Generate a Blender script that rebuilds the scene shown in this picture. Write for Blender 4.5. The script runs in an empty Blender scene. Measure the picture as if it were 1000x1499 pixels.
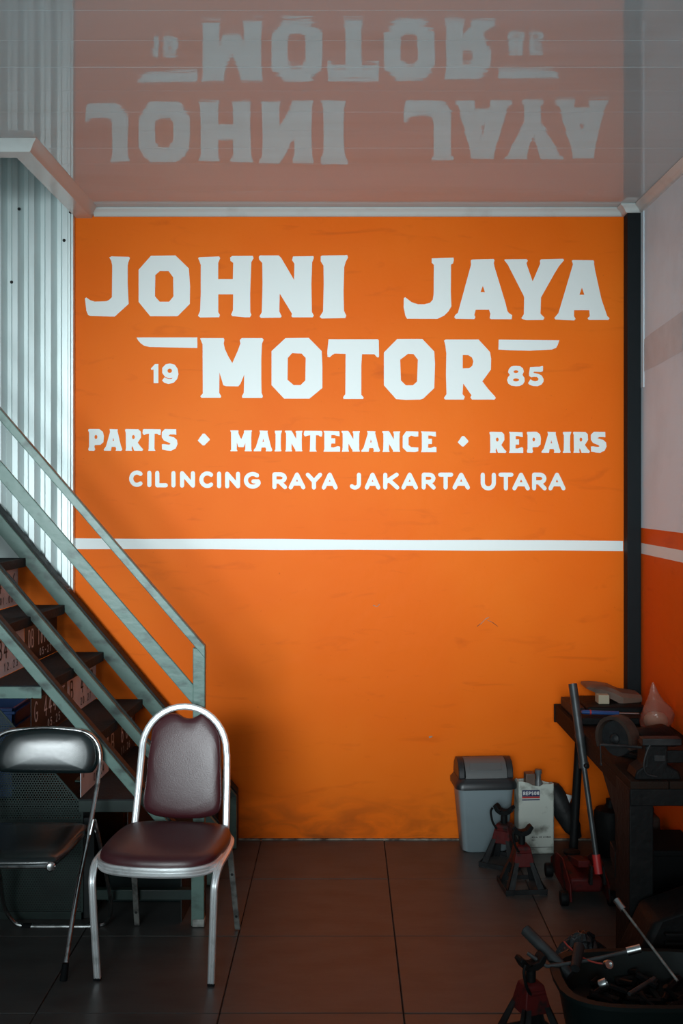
import bpy, bmesh, math, random
from mathutils import Vector, Matrix
from mathutils.geometry import tessellate_polygon
random.seed(7)
S = bpy.context.scene
COL = S.collection
F, VX, VY, H = 1563.0, 505.0, 718.0, 1.706      # focal length in px, vanishing point, eye height
DB = 5.22                                       # distance of the painted wall
CZ = 3.08                                       # ceiling height
def P(px, py, Y): return Vector(((px-VX)*Y/F, Y, H-(py-VY)*Y/F))
def FL(px, py, z=0.0):                          # point on the plane of height z
    Y = F*(H-z)/(py-VY); return Vector(((px-VX)*Y/F, Y, z))

# ---------------------------------------------------------------- camera, sky, light, exposure
cam = bpy.data.cameras.new('camera'); camo = bpy.data.objects.new('camera', cam); COL.objects.link(camo)
cam.lens = F/1499*36; cam.sensor_width = 36; cam.sensor_fit = 'AUTO'
cam.shift_x = -5/1499; cam.shift_y = -31.5/1499
camo.location = (0, 0, H); camo.rotation_euler = (math.pi/2, 0, 0); cam.clip_start = .05
S.camera = camo
w = bpy.data.worlds.new('sky'); S.world = w; w.use_nodes = True
w.node_tree.nodes['Background'].inputs[0].default_value = (.78, .92, 1, 1)
w.node_tree.nodes['Background'].inputs[1].default_value = .08
def area(name, loc, rot, sx, sy, power, color, spread=180):
    l = bpy.data.lights.new(name, 'AREA'); l.shape = 'RECTANGLE'; l.size = sx; l.size_y = sy
    l.energy = power; l.color = color; l.spread = math.radians(spread)
    o = bpy.data.objects.new(name, l); COL.objects.link(o); o.location = loc; o.rotation_euler = rot
    return o
# daylight coming through the open shop front behind the camera
area('daylight', (-.95, -1.9, 2.2), (math.radians(85.5), 0, math.radians(-6.5)), 2.6, .8, 25, (.86, .97, 1), 36)
area('fill_light', (-1.1, -1.95, 1.0), (math.radians(112), 0, math.radians(-14)), 2.6, 1.2, 30, (.80, .97, 1), 100)  # added fill, tilted up to brighten the ceiling and the chairs
S.view_settings.view_transform = 'Standard'; S.view_settings.look = 'None'
S.view_settings.exposure = 0; S.view_settings.gamma = 1; S.view_settings.use_curve_mapping = False

# ---------------------------------------------------------------- materials
def lin(c):
    return tuple((x/255/12.92 if x/255 <= .04045 else ((x/255+.055)/1.055)**2.4) for x in c)
def mat(name, col, rough=.5, metal=0, col2=None, nscale=6, lo=.35, hi=.7, bump=0, bscale=40, spec=.5,
        stretch=(1, 1, 1), coat=0, alpha=1, detail=6, trans=0, bdist=.01):
    m = bpy.data.materials.new(name); m.use_nodes = True
    nt = m.node_tree; N = nt.nodes; L = nt.links; b = N['Principled BSDF']
    b.inputs['Base Color'].default_value = (*col, 1); b.inputs['Roughness'].default_value = rough
    b.inputs['Metallic'].default_value = metal; b.inputs['Specular IOR Level'].default_value = spec
    b.inputs['Coat Weight'].default_value = coat; b.inputs['Alpha'].default_value = alpha
    b.inputs['Transmission Weight'].default_value = trans
    tc = N.new('ShaderNodeNewGeometry'); mp = N.new('ShaderNodeMapping'); mp.inputs['Scale'].default_value = stretch
    L.new(tc.outputs['Position'], mp.inputs['Vector'])
    if col2 is not None:
        n = N.new('ShaderNodeTexNoise'); n.inputs['Scale'].default_value = nscale; n.inputs['Detail'].default_value = detail
        L.new(mp.outputs[0], n.inputs['Vector'])
        r = N.new('ShaderNodeValToRGB'); r.color_ramp.elements[0].position = lo; r.color_ramp.elements[1].position = hi
        r.color_ramp.elements[0].color = (*col, 1); r.color_ramp.elements[1].color = (*col2, 1)
        L.new(n.outputs['Fac'], r.inputs['Fac']); L.new(r.outputs[0], b.inputs['Base Color'])
    if bump:
        n2 = N.new('ShaderNodeTexNoise'); n2.inputs['Scale'].default_value = bscale; n2.inputs['Detail'].default_value = 4
        L.new(mp.outputs[0], n2.inputs['Vector'])
        bp = N.new('ShaderNodeBump'); bp.inputs['Strength'].default_value = bump; bp.inputs['Distance'].default_value = bdist
        L.new(n2.outputs['Fac'], bp.inputs['Height']); L.new(bp.outputs[0], b.inputs['Normal'])
    return m
def wall_mat(name, cA, cB, cC):
    """painted plaster: broad patches, smudges and old trowel marks"""
    m = mat(name, cA, .5, bump=.35, bscale=9, bdist=.006, spec=.1)
    nt = m.node_tree; N = nt.nodes; L = nt.links; b = N['Principled BSDF']
    g = N.new('ShaderNodeNewGeometry')
    def noise(scale, det, vec=(1, 1, 1), dist=0):
        mp = N.new('ShaderNodeMapping'); mp.inputs['Scale'].default_value = vec; L.new(g.outputs['Position'], mp.inputs['Vector'])
        n = N.new('ShaderNodeTexNoise'); n.inputs['Scale'].default_value = scale; n.inputs['Detail'].default_value = det
        n.inputs['Distortion'].default_value = dist; L.new(mp.outputs[0], n.inputs['Vector']); return n.outputs['Fac']
    def ramp(f, lo, hi):
        r = N.new('ShaderNodeMapRange'); r.inputs['From Min'].default_value = lo; r.inputs['From Max'].default_value = hi
        L.new(f, r.inputs['Value']); return r.outputs[0]
    def mix(fac, a, c):
        x = N.new('ShaderNodeMix'); x.data_type = 'RGBA'; L.new(fac, x.inputs['Factor'])
        if isinstance(a, tuple): x.inputs['A'].default_value = (*a, 1)
        else: L.new(a, x.inputs['A'])
        x.inputs['B'].default_value = (*c, 1); return x.outputs['Result']
    c = mix(ramp(noise(1.1, 3), .42, .7), cA, cB)
    sm = ramp(noise(3.5, 8, (1, 1, 4), 1.2), .60, .80)
    k = N.new('ShaderNodeMath'); k.operation = 'MULTIPLY'; k.inputs[1].default_value = .45; L.new(sm, k.inputs[0])
    c = mix(k.outputs[0], c, cC)
    sp = ramp(noise(55, 2), .74, .78)
    k2 = N.new('ShaderNodeMath'); k2.operation = 'MULTIPLY'; k2.inputs[1].default_value = .5; L.new(sp, k2.inputs[0])
    c = mix(k2.outputs[0], c, cC)
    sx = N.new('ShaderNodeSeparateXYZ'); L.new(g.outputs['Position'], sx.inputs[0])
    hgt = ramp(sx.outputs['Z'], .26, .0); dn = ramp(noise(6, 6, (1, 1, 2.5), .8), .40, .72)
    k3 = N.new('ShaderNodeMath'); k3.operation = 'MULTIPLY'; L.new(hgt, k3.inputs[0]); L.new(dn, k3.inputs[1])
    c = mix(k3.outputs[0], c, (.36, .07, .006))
    L.new(c, b.inputs['Base Color']); return m
M = {}
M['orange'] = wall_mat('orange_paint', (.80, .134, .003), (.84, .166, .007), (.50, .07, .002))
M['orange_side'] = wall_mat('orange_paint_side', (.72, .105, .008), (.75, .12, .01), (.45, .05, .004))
M['white_wall'] = mat('white_plaster', (.68, .79, .86), .6, col2=(.60, .70, .76), nscale=3, lo=.5, hi=.75, bump=.3, bscale=8)
M['patch'] = mat('shaded_plaster', (.54, .57, .59), .6, col2=(.61, .65, .68), nscale=9, bump=.3, bscale=10)  # grey of the shadow painted on the right wall
M['letter'] = mat('white_sign_paint', (.74, .79, .78), .55, bump=.2, bscale=30, bdist=.004)
M['dirt'] = mat('grey_mortar', (.28, .25, .20), .9, col2=(.06, .04, .03), nscale=14, lo=.45, hi=.6)
M['ceil'] = mat('glossy_white_pvc', (.52, .61, .64), .035, bump=.055, bscale=4.0, stretch=(.35, 2.2, 1), bdist=.012, col2=(.48, .53, .54), nscale=2, lo=.5, hi=.8)
M['trim'] = mat('white_pvc_trim', (.62, .67, .66), .22, col2=(.5, .52, .5), nscale=6, lo=.55, hi=.8)
M['sheet'] = mat('galvanised_sheet', (.70, .80, .80), .40, metal=.35, col2=(.50, .58, .57), nscale=3, lo=.5, hi=.78, stretch=(3, 3, .5))
M['flatpanel'] = mat('flat_grey_panel', (.42, .50, .49), .5)
M['post'] = mat('black_column_paint', (.006, .009, .011), .6, spec=.15, bump=.3, bscale=12)
M['tile'] = mat('brown_floor_tile', (.064, .064, .062), .42, col2=(.045, .044, .042), nscale=5, lo=.4, hi=.7, bump=.12, bscale=18, stretch=(1, 2.2, 1), bdist=.004)
M['grout'] = mat('dark_grout', (.022, .017, .014), .9)
M['green'] = mat('green_enamel', (.10, .175, .152), .38, col2=(.035, .055, .05), nscale=11, lo=.52, hi=.72, bump=.25, bscale=25, bdist=.004, stretch=(1, 1, 1.6))
M['shadegreen'] = mat('shaded_green_enamel', (.018, .034, .030), .45, spec=.3, col2=(.010, .016, .015), nscale=6)  # the green enamel darkened to paint in shade low under the stair
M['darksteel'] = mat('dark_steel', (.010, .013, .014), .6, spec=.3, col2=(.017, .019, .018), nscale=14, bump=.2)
M['tread'] = mat('charcoal_tread', (.014, .020, .024), .7, spec=.25, col2=(.011, .012, .013), nscale=7, bump=.2, bscale=60)
M['plate_black'] = mat('black_number_plate', (.012, .012, .014), .45)
M['plate_white'] = mat('white_number_plate', (.66, .68, .74), .5, col2=(.52, .52, .56), nscale=8)
M['print_white'] = mat('plate_print_white', (.62, .64, .66), .6)
M['print_black'] = mat('plate_print_black', (.02, .018, .02), .6)
M['blue'] = mat('blue_plastic', (.012, .055, .19), .4)
M['alu'] = mat('bare_aluminium', (.88, .90, .91), .34, metal=.7, col2=(.6, .62, .62), nscale=22, lo=.55, hi=.8, bump=.1, bscale=50, bdist=.002)
M['alu_old'] = mat('tarnished_bar', (.36, .37, .35), .45, metal=.6, col2=(.10, .10, .095), nscale=25, lo=.4, hi=.7)
M['chrome'] = mat('worn_chrome', (.55, .55, .55), .2, metal=1, col2=(.22, .22, .21), nscale=30, lo=.5, hi=.7)
M['maroon'] = mat('maroon_vinyl', (.052, .008, .012), .40, bump=.28, bscale=210, bdist=.0015, spec=.75)
M['maroon_edge'] = mat('maroon_piping', (.04, .005, .008), .3)
M['blackvinyl'] = mat('black_vinyl', (.005, .010, .011), .27, bump=.08, bscale=60, bdist=.002, spec=.7)
M['rubber'] = mat('black_rubber', (.005, .006, .007), .75, spec=.15)
M['binbody'] = mat('grey_bin_plastic', (.20, .25, .27), .42, col2=(.16, .20, .21), nscale=4, lo=.5, hi=.8)
M['binlid'] = mat('black_lid_plastic', (.015, .017, .019), .38)
M['binflap'] = mat('grey_flap_plastic', (.10, .105, .105), .36, bump=.25, bscale=40, bdist=.003)
M['card'] = mat('soiled_white_card', (.48, .51, .46), .65, col2=(.12, .12, .10), nscale=13, lo=.50, hi=.68, bump=.2, bscale=18)
M['navy'] = mat('navy_print', (.008, .014, .075), .5)
M['redprint'] = mat('red_print', (.42, .02, .02), .5)
M['whiteprint'] = mat('white_print', (.6, .6, .6), .5)
M['red'] = mat('worn_red_paint', (.075, .006, .006), .55, spec=.2, col2=(.010, .008, .008), nscale=16, lo=.5, hi=.62, bump=.2)
M['castgrey'] = mat('greasy_grey_iron', (.018, .020, .021), .55, spec=.25, col2=(.007, .007, .008), nscale=12, bump=.3)
M['greasy'] = mat('greasy_black_iron', (.0035, .0045, .005), .6, spec=.16, col2=(.008, .008, .008), nscale=10, lo=.5, hi=.8, bump=.3)
M['pole'] = mat('grey_steel_pipe', (.05, .058, .062), .45, metal=.4, col2=(.03, .033, .034), nscale=18)
M['steel'] = mat('bright_steel', (.42, .44, .44), .32, metal=1)
M['wood'] = mat('oily_dark_timber', (.014, .007, .004), .7, spec=.12, col2=(.014, .009, .007), nscale=4, stretch=(6, 1, 6), bump=.3)
M['kraft'] = mat('brown_wrapping', (.15, .095, .07), .45, col2=(.08, .052, .040), nscale=9, bump=.5, bscale=14)
M['cream'] = mat('cream_card', (.34, .31, .22), .7)
M['bag'] = mat('thin_plastic_bag', (.42, .16, .11), .2, alpha=.55, bump=.8, bscale=25, col2=(.30, .09, .06), nscale=12)
M['clearbag'] = mat('crumpled_black_bag', (.02, .022, .024), .15, bump=1, bscale=30)
M['tubgreen'] = mat('dark_green_plastic', (.0025, .008, .008), .5, spec=.18)
M['rust'] = mat('rusty_brown_iron', (.045, .028, .021), .6, spec=.3, col2=(.018, .013, .011), nscale=12, bump=.3)
M['wirered'] = mat('red_wire', (.30, .03, .02), .5)

# ---------------------------------------------------------------- builders
class MB:
    def __init__(s): s.v = []; s.f = []; s.mi = []; s.mx = Matrix()
    def add(s, vs, fs, mi=0):
        k = len(s.v); s.v += [s.mx @ Vector(p) for p in vs]; s.f += [tuple(k+i for i in f) for f in fs]; s.mi += [mi]*len(fs); return s
    def box(s, a, b, mi=0):
        x0, y0, z0 = a; x1, y1, z1 = b
        return s.add([(x0,y0,z0),(x1,y0,z0),(x1,y1,z0),(x0,y1,z0),(x0,y0,z1),(x1,y0,z1),(x1,y1,z1),(x0,y1,z1)],
                     [(3,2,1,0),(4,5,6,7),(0,1,5,4),(1,2,6,5),(2,3,7,6),(3,0,4,7)], mi)
    def prism(s, pts, ext, mi=0):
        """polygon of 3-D points swept by the vector ext"""
        pts = [Vector(p) for p in pts]; n = len(pts); e = Vector(ext)
        tri = tessellate_polygon([pts])
        nrm = Vector((0, 0, 0))
        for i in range(n): nrm += pts[i].cross(pts[(i+1) % n])
        flip = nrm.dot(e) > 0
        fs = []
        for t in tri:
            a, b, c = t
            tn = (pts[b]-pts[a]).cross(pts[c]-pts[a])
            if (tn.dot(e) > 0): a, b, c = c, b, a
            fs.append((a, b, c)); fs.append((c+n, b+n, a+n))
        for i in range(n):
            j = (i+1) % n
            fs.append((i, j, j+n, i+n) if flip else (j, i, i+n, j+n))
        return s.add(pts+[p+e for p in pts], fs, mi)
    def sweep(s, path, prof, up=(0, 0, 1), caps=True, closed=False, mi=0, scales=None):
        path = [Vector(p) for p in path]; n = len(path); m = len(prof); up = Vector(up)
        vs = []; prev = None
        for i, p in enumerate(path):
            if closed: t = (path[(i+1) % n]-path[i-1])
            else: t = path[min(i+1, n-1)]-path[max(i-1, 0)]
            t.normalize()
            if prev is None:
                a = up - t*up.dot(t)
                if a.length < 1e-4: a = Vector((1, 0, 0)) - t*t.x
            else: a = prev - t*prev.dot(t)
            a.normalize(); prev = a; b = t.cross(a)
            k = scales[i] if scales else 1
            vs += [p + a*(u*k) + b*(v*k) for u, v in prof]
        fs = []
        for i in range(n if closed else n-1):
            for j in range(m):
                j2 = (j+1) % m; i2 = (i+1) % n
                fs.append((i*m+j, i*m+j2, i2*m+j2, i2*m+j))
        if caps and not closed: fs += [tuple(range(m-1, -1, -1)), tuple((n-1)*m+j for j in range(m))]
        return s.add(vs, fs, mi)
    def tube(s, path, r, seg=12, closed=False, mi=0, scales=None):
        return s.sweep(path, [(r*math.cos(2*math.pi*k/seg), r*math.sin(2*math.pi*k/seg)) for k in range(seg)], closed=closed, mi=mi, scales=scales)
    def lathe(s, prof, c=(0, 0, 0), axis=(0, 0, 1), seg=24, mi=0):
        ax = Vector(axis).normalized(); a = ax.orthogonal().normalized(); b = ax.cross(a); c = Vector(c)
        vs = [c+ax*z+(a*math.cos(2*math.pi*k/seg)+b*math.sin(2*math.pi*k/seg))*r for r, z in prof for k in range(seg)]
        fs = [(i*seg+k, i*seg+(k+1) % seg, (i+1)*seg+(k+1) % seg, (i+1)*seg+k) for i in range(len(prof)-1) for k in range(seg)]
        fs += [tuple(range(seg-1, -1, -1)), tuple((len(prof)-1)*seg+k for k in range(seg))]
        return s.add(vs, fs, mi)
    def rings(s, rs, mi=0):
        """closed rings of equal length joined, both ends capped"""
        m = len(rs[0]); vs = [p for r in rs for p in r]
        fs = [(i*m+k, i*m+(k+1) % m, (i+1)*m+(k+1) % m, (i+1)*m+k) for i in range(len(rs)-1) for k in range(m)]
        fs += [tuple(range(m-1, -1, -1)), tuple((len(rs)-1)*m+k for k in range(m))]
        return s.add(vs, fs, mi)
    def build(s, name, mats, parent=None, smooth=35, bevel=0, label=None, kind=None, subsurf=0, segs=2):
        me = bpy.data.meshes.new(name)
        off = Vector(LOC.get(parent.name, (0, 0, 0))) if parent else Vector((0, 0, 0))
        me.from_pydata([tuple(p-off) for p in s.v], [], s.f); me.validate()
        for m in (mats if isinstance(mats, (list, tuple)) else [mats]): me.materials.append(M[m])
        if any(s.mi) and len(me.polygons) == len(s.mi): me.polygons.foreach_set('material_index', s.mi)
        bm = bmesh.new(); bm.from_mesh(me); bmesh.ops.recalc_face_normals(bm, faces=bm.faces); bm.to_mesh(me); bm.free()
        if smooth:
            me.polygons.foreach_set('use_smooth', [True]*len(me.polygons)); me.set_sharp_from_angle(angle=math.radians(smooth))
        o = bpy.data.objects.new(name, me); COL.objects.link(o)
        if parent: o.parent = parent; LOC[o.name] = tuple(off)
        if bevel:
            b = o.modifiers.new('bevel', 'BEVEL'); b.width = bevel; b.segments = segs; b.limit_method = 'ANGLE'; b.angle_limit = math.radians(40)
            b.harden_normals = False
        if subsurf:
            b = o.modifiers.new('sub', 'SUBSURF'); b.levels = b.render_levels = subsurf
        if label: o['label'] = label
        if kind: o['kind'] = kind
        return o
LOC = {}
def thing(name, label, cat, loc=(0, 0, 0), group=None):
    o = bpy.data.objects.new(name, None); COL.objects.link(o); o.location = loc; o.empty_display_size = .05
    LOC[o.name] = tuple(loc); o['label'] = label; o['category'] = cat
    if group: o['group'] = group
    return o
def tag(o, label, cat, group=None):
    o['label'] = label; o['category'] = cat
    if group: o['group'] = group
    return o
def copy_tree(o, parent=None):
    c = o.copy(); COL.objects.link(c)
    if parent: c.parent = parent
    for ch in [x for x in bpy.data.objects if x.parent == o]: copy_tree(ch, c)
    return c
def smooth_path(pts, n=6, closed=False):
    """Catmull-Rom through the points"""
    pts = [Vector(p) for p in pts]; out = []
    N_ = len(pts)
    for i in range(N_ if closed else N_-1):
        if closed: p0, p1, p2, p3 = pts[i-1], pts[i], pts[(i+1) % N_], pts[(i+2) % N_]
        else: p0, p1, p2, p3 = pts[max(i-1, 0)], pts[i], pts[i+1], pts[min(i+2, N_-1)]
        for k in range(n):
            t = k/n
            out.append(.5*((2*p1)+(p2-p0)*t+(2*p0-5*p1+4*p2-p3)*t*t+(3*p1-p0-3*p2+p3)*t**3))
    if not closed: out.append(pts[-1])
    return out
def ell(cx, cy, rx, ry, n=16): return [(cx+rx*math.cos(2*math.pi*k/n), cy+ry*math.sin(2*math.pi*k/n)) for k in range(n)]
def flat(polys, fn):
    """tessellated flat figure (outer outline first, then holes) mapped by fn into space"""
    tri = tessellate_polygon([[Vector((x, y, 0)) for x, y in p] for p in polys])
    return [fn(x, y) for p in polys for x, y in p], [tuple(t) for t in tri]
# stroke letters, unit box, y up
def arc(cx, cy, rx, ry, a0, a1, n=10): return [(cx+rx*math.cos(math.radians(a0+(a1-a0)*k/n)), cy+ry*math.sin(math.radians(a0+(a1-a0)*k/n))) for k in range(n+1)]
SF = {
 'A': [[(0,0),(.5,1),(1,0)],[(.2,.3),(.8,.3)]], 'B': [[(0,0),(0,1),(.6,1)]+arc(.6,.76,.35,.24,90,-90)+[(0,.52)],[(0,0),(.6,0)]+arc(.6,.26,.4,.26,-90,90)],
 'C': [arc(.55,.5,.55,.5,50,310,16)], 'D': [[(0,0),(0,1),(.45,1)]+arc(.45,.5,.55,.5,90,-90)+[(0,0)]],
 'E': [[(1,1),(0,1),(0,0),(1,0)],[(0,.52),(.8,.52)]], 'F': [[(1,1),(0,1),(0,0)],[(0,.52),(.8,.52)]], 'M': [[(0,0),(0,1),(.5,.3),(1,1),(1,0)]], 'Z': [[(0,1),(1,1),(0,0),(1,0)]],
 'G': [arc(.55,.5,.55,.5,50,330,16)+[(1.0,.42),(.6,.42)]],
 'I': [[(.5,0),(.5,1)]], 'J': [[(.85,1),(.85,.3)]+arc(.45,.3,.4,.3,0,-140)], 'K': [[(0,0),(0,1)],[(.95,1),(.08,.45)],[(.3,.6),(1,0)]],
 'L': [[(0,1),(0,0),(1,0)]], 'N': [[(0,0),(0,1),(1,0),(1,1)]], 'O': [arc(.5,.5,.5,.5,0,360,18)],
 'P': [[(0,0),(0,1),(.55,1)]+arc(.55,.72,.42,.28,90,-90)+[(0,.44)]], 'R': [[(0,0),(0,1),(.55,1)]+arc(.55,.72,.42,.28,90,-90)+[(0,.44)],[(.45,.44),(1,0)]],
 'S': [arc(.5,.74,.45,.26,40,270,9)+arc(.5,.25,.48,.25,90,-140,9)], 'T': [[(.5,0),(.5,1)],[(0,1),(1,1)]],
 'U': [[(0,1),(0,.4)]+arc(.5,.4,.5,.4,180,360)+[(1,1)]], 'Y': [[(0,1),(.5,.48),(1,1)],[(.5,.48),(.5,0)]],
 '0': [arc(.5,.5,.42,.5,0,360,18)], '1': [[(.3,.82),(.55,1),(.55,0)]], '2': [arc(.5,.72,.42,.28,160,-30,8)+[(0.05,0),(.95,0)]],
 '3': [arc(.5,.74,.4,.26,150,-90,8),arc(.5,.26,.45,.26,90,-150,8)], '4': [[(.7,0),(.7,1),(.05,.3),(1,.3)]],
 '5': [[(.9,1),(.15,1),(.1,.55)]+arc(.5,.32,.45,.32,120,-150,9)], '6': [arc(.5,.3,.42,.3,0,360,14),[(.1,.35),(.25,.8),(.7,1)]],
 '7': [[(.05,1),(.95,1),(.4,0)]], '8': [arc(.5,.75,.36,.25,0,360,12),arc(.5,.25,.44,.25,0,360,12)],
 '9': [arc(.5,.7,.42,.3,0,360,14),[(.9,.65),(.75,.2),(.3,0)]], '-': [[(.2,.5),(.8,.5)]], '.': [[(.48,.02),(.52,.02)]],
}
def strokes(ch, x0, x1, y0, y1, wd, fn, mb):
    """letter ch inside box x0..x1, y0 (base)..y1 (top); fn maps to space"""
    hw = wd/2; sy = 1 if y1 > y0 else -1; n_ = 0
    nv = (fn(1, 0)-fn(0, 0)).cross(fn(0, 1)-fn(0, 0)).normalized()*sy; g0 = fn
    fn = lambda x, y: g0(x, y)+nv*(n_*2e-5)
    for pl in SF[ch]:
        pts = [(x0+hw+(x1-x0-wd)*x, y0+sy*hw+(y1-y0-sy*wd)*y) for x, y in pl]
        for (ax, ay), (bx, by) in zip(pts, pts[1:]):
            dx, dy = bx-ax, by-ay; l = math.hypot(dx, dy) or 1; nx, ny = -dy/l*hw, dx/l*hw
            n_ += 1
            mb.add([fn(ax+nx, ay+ny), fn(bx+nx, by+ny), fn(bx-nx, by-ny), fn(ax-nx, ay-ny)], [(0,1,2,3)])
        for (ax, ay) in pts:
            n_ += 1
            mb.add([fn(ax+hw*math.cos(k*math.pi/4), ay+hw*math.sin(k*math.pi/4)) for k in range(8)], [tuple(range(8))])
def text_run(txt, x0, y0, hgt, adv, wd, fn, mb, wfac=.6):
    x = x0
    for ch in txt:
        if ch != ' ': strokes(ch, x, x+hgt*wfac, y0, y0+hgt, wd, fn, mb)
        x += adv
    return mb

def letters(txt, x0, y0, hgt, adv, wd, fn, wfac, name, mt, par):
    for i, ch in enumerate(txt):
        if ch != ' ':
            m = MB(); strokes(ch, x0+adv*i, x0+adv*i+hgt*wfac, y0, y0+hgt, wd, fn, m); m.build(name, mt, par, smooth=0)

# ================================================================ THE SETTING
XL, XR, YF = -2.7, 1.43, -2.0
WX0 = (110-VX)*DB/F
# floor and tiles
floor = MB().box((XL-.1, YF-2, -.12), (XR+.1, DB+.1, -.008)).build('floor', 'grout', kind='structure')
gx = [.191+.6*k for k in range(-6, 4)]; gy = [4.69-.603*k for k in range(-1, 12)]
cache = {}
for i in range(len(gx)-1):
    for j in range(len(gy)-1):
        x0, x1 = max(gx[i], XL)+.002, min(gx[i+1], XR)-.002; y1, y0 = min(gy[j], DB-.002)-.002, gy[j+1]+.002
        if x1-x0 < .02 or y1-y0 < .02: continue
        key = (round(x1-x0, 3), round(y1-y0, 3))
        if key not in cache:
            o = MB().box((0, 0, -.01), (x1-x0, y1-y0, 0)).build('tile', 'tile', floor, smooth=0, bevel=.0015, segs=1); cache[key] = o
        else:
            o = cache[key].copy(); COL.objects.link(o)
        o.location = (x0, y0, random.uniform(-.0006, .0006)); o.rotation_euler = (random.uniform(-.001, .001), random.uniform(-.001, .001), 0)
# walls
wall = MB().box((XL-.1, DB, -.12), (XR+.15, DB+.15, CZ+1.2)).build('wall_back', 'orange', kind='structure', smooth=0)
rw = MB()
ZS = 1.526
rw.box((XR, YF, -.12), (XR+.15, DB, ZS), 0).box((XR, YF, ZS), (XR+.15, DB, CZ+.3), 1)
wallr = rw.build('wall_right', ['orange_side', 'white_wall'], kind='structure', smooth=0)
MB().box((XL-.15, YF, -.12), (XL, DB, CZ+1.2)).build('wall_left', 'white_wall', kind='structure', smooth=0)
# the shop front behind the camera: header over the opening and low side piers
MB().box((XL, YF-.15, 2.75), (XR, YF, CZ+.3)).build('wall_front', 'white_wall', kind='structure', smooth=0)
# stair well above the ceiling opening
well = MB()
well.box((-1.215+.02, 4.19, CZ+.02), (-1.115, DB, 4.2)).box((XL, 4.06, CZ+.02), (-1.215+.02, 4.17, 4.2)).box((XL, 4.06, 4.2), (-1.115, DB, 4.28))
well.build('wall_stairwell', 'flatpanel', kind='structure', smooth=0)
# ceiling of glossy boards
ceil = MB().box((XL, YF, CZ+.012), (XR, 4.18, CZ+.1)).box((-1.2, 4.18, CZ+.012), (XR, DB, CZ+.1)).build('ceiling', 'trim', kind='structure', smooth=0)
YE = 4.286
edges = [DB]+[YE+.205*k for k in range(4, -1, -1)]+[YE-.205*k for k in range(1, 31)]
for i in range(len(edges)-1):
    y1, y0 = edges[i], edges[i+1]
    if y1-y0 < .02 or y0 < YF: continue
    x0 = XL if y0 < 4.18 else -1.2
    n = 10; b = MB(); pr = []
    g = .0009                                   # rounded V joint
    prof = [(y0, CZ+.003), (y0+.0004, CZ+.0004), (y0+g, CZ)]
    for k in range(1, n): 
        t = k/n; prof.append((y0+g+(y1-y0-2*g)*t, CZ-.00012*math.sin(math.pi*t)))
    prof += [(y1-g, CZ), (y1-.0004, CZ+.0004), (y1, CZ+.003), (y1, CZ+.011), (y0, CZ+.011)]
    xx1 = XR
    if y0 < 4.18 < y1: 
        b.prism([(x0, y, z) for y, z in prof if y <= 4.183 or z > CZ+.01][:-2]+[(x0, 4.183, CZ+.011), (x0, y0, CZ+.011)], (-1.2-x0, 0, 0)); x0 = -1.2
    b.prism([(x0, y, z) for y, z in prof], (xx1-x0, 0, 0))
    o = b.build('ceiling_board', 'ceil', ceil, smooth=30)
    o.location.z += random.uniform(-.0004, .0004)
# cove trims: profile swept along the top of the walls
cv = [(0, 0), (.040, 0), (.043, -.004), (.040, -.008), (.030, -.013), (.018, -.024), (.012, -.034), (.006, -.037), (0, -.037)]  # (away from wall, down)
def cove(name, a, b, out, ma=0, mb_=0, prof=cv):
    a, b, out = Vector(a), Vector(b), Vector(out); t = (b-a).normalized(); m = MB()
    ra = [a+out*u+Vector((0, 0, v))+t*(u*ma) for u, v in prof]; rb = [b+out*u+Vector((0, 0, v))-t*(u*mb_) for u, v in prof]
    n = len(prof); m.add(ra+rb, [(i, (i+1) % n, (i+1) % n+n, i+n) for i in range(n)]+[tuple(range(n)), tuple(range(2*n-1, n-1, -1))])
    return m.build(name, 'trim', kind='structure', smooth=50)
PX = 1.362                                      # left face of the black column
cove('trim_1', (-1.225, DB, CZ), (PX, DB, CZ), (0, -1, 0), 0, 1)
cove('trim_2', (PX, DB, CZ), (PX, DB-.075, CZ), (-1, 0, 0), 1, -1)
cove('trim_3', (PX, DB-.075, CZ), (XR, DB-.075, CZ), (0, -1, 0), -1, 1)
cove('trim_4', (XR, DB-.075, CZ), (XR, YF, CZ), (-1, 0, 0), 1, 0)
big = [(0, .01), (.034, .01), (.036, .003), (.028, -.006), (.016, -.018), (.006, -.034), (0, -.043), (-.075, -.043), (-.075, -.030), (-.012, -.030), (-.012, .01)]
cove('trim_5', (-1.238, 4.196, CZ), (-1.238, DB, CZ), (1, 0, 0), -1, 0, big)
cove('trim_6', (XL, 4.196, CZ), (-1.238, 4.196, CZ), (0, -1, 0), 0, -1, big)
# black column in the corner, ragged paint edge at its upper right
c = MB(); c.prism([(PX, DB, 0), (XR-.002, DB, 0), (XR-.002, DB, CZ-.03), (PX, DB, CZ-.03)], (0, -.075, 0))
c.build('column', 'post', kind='structure', smooth=0, bevel=.004)
MB().box((XR-.004, DB-.12, 2.20), (XR+.002, DB-.01, CZ-.03)).build('column_edge', 'white_wall', wallr, smooth=0)
MB().box((WX0, DB-.012, -.001), (PX, DB, .006)).build('baseboard_back', 'dirt', kind='structure', smooth=0)
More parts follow.
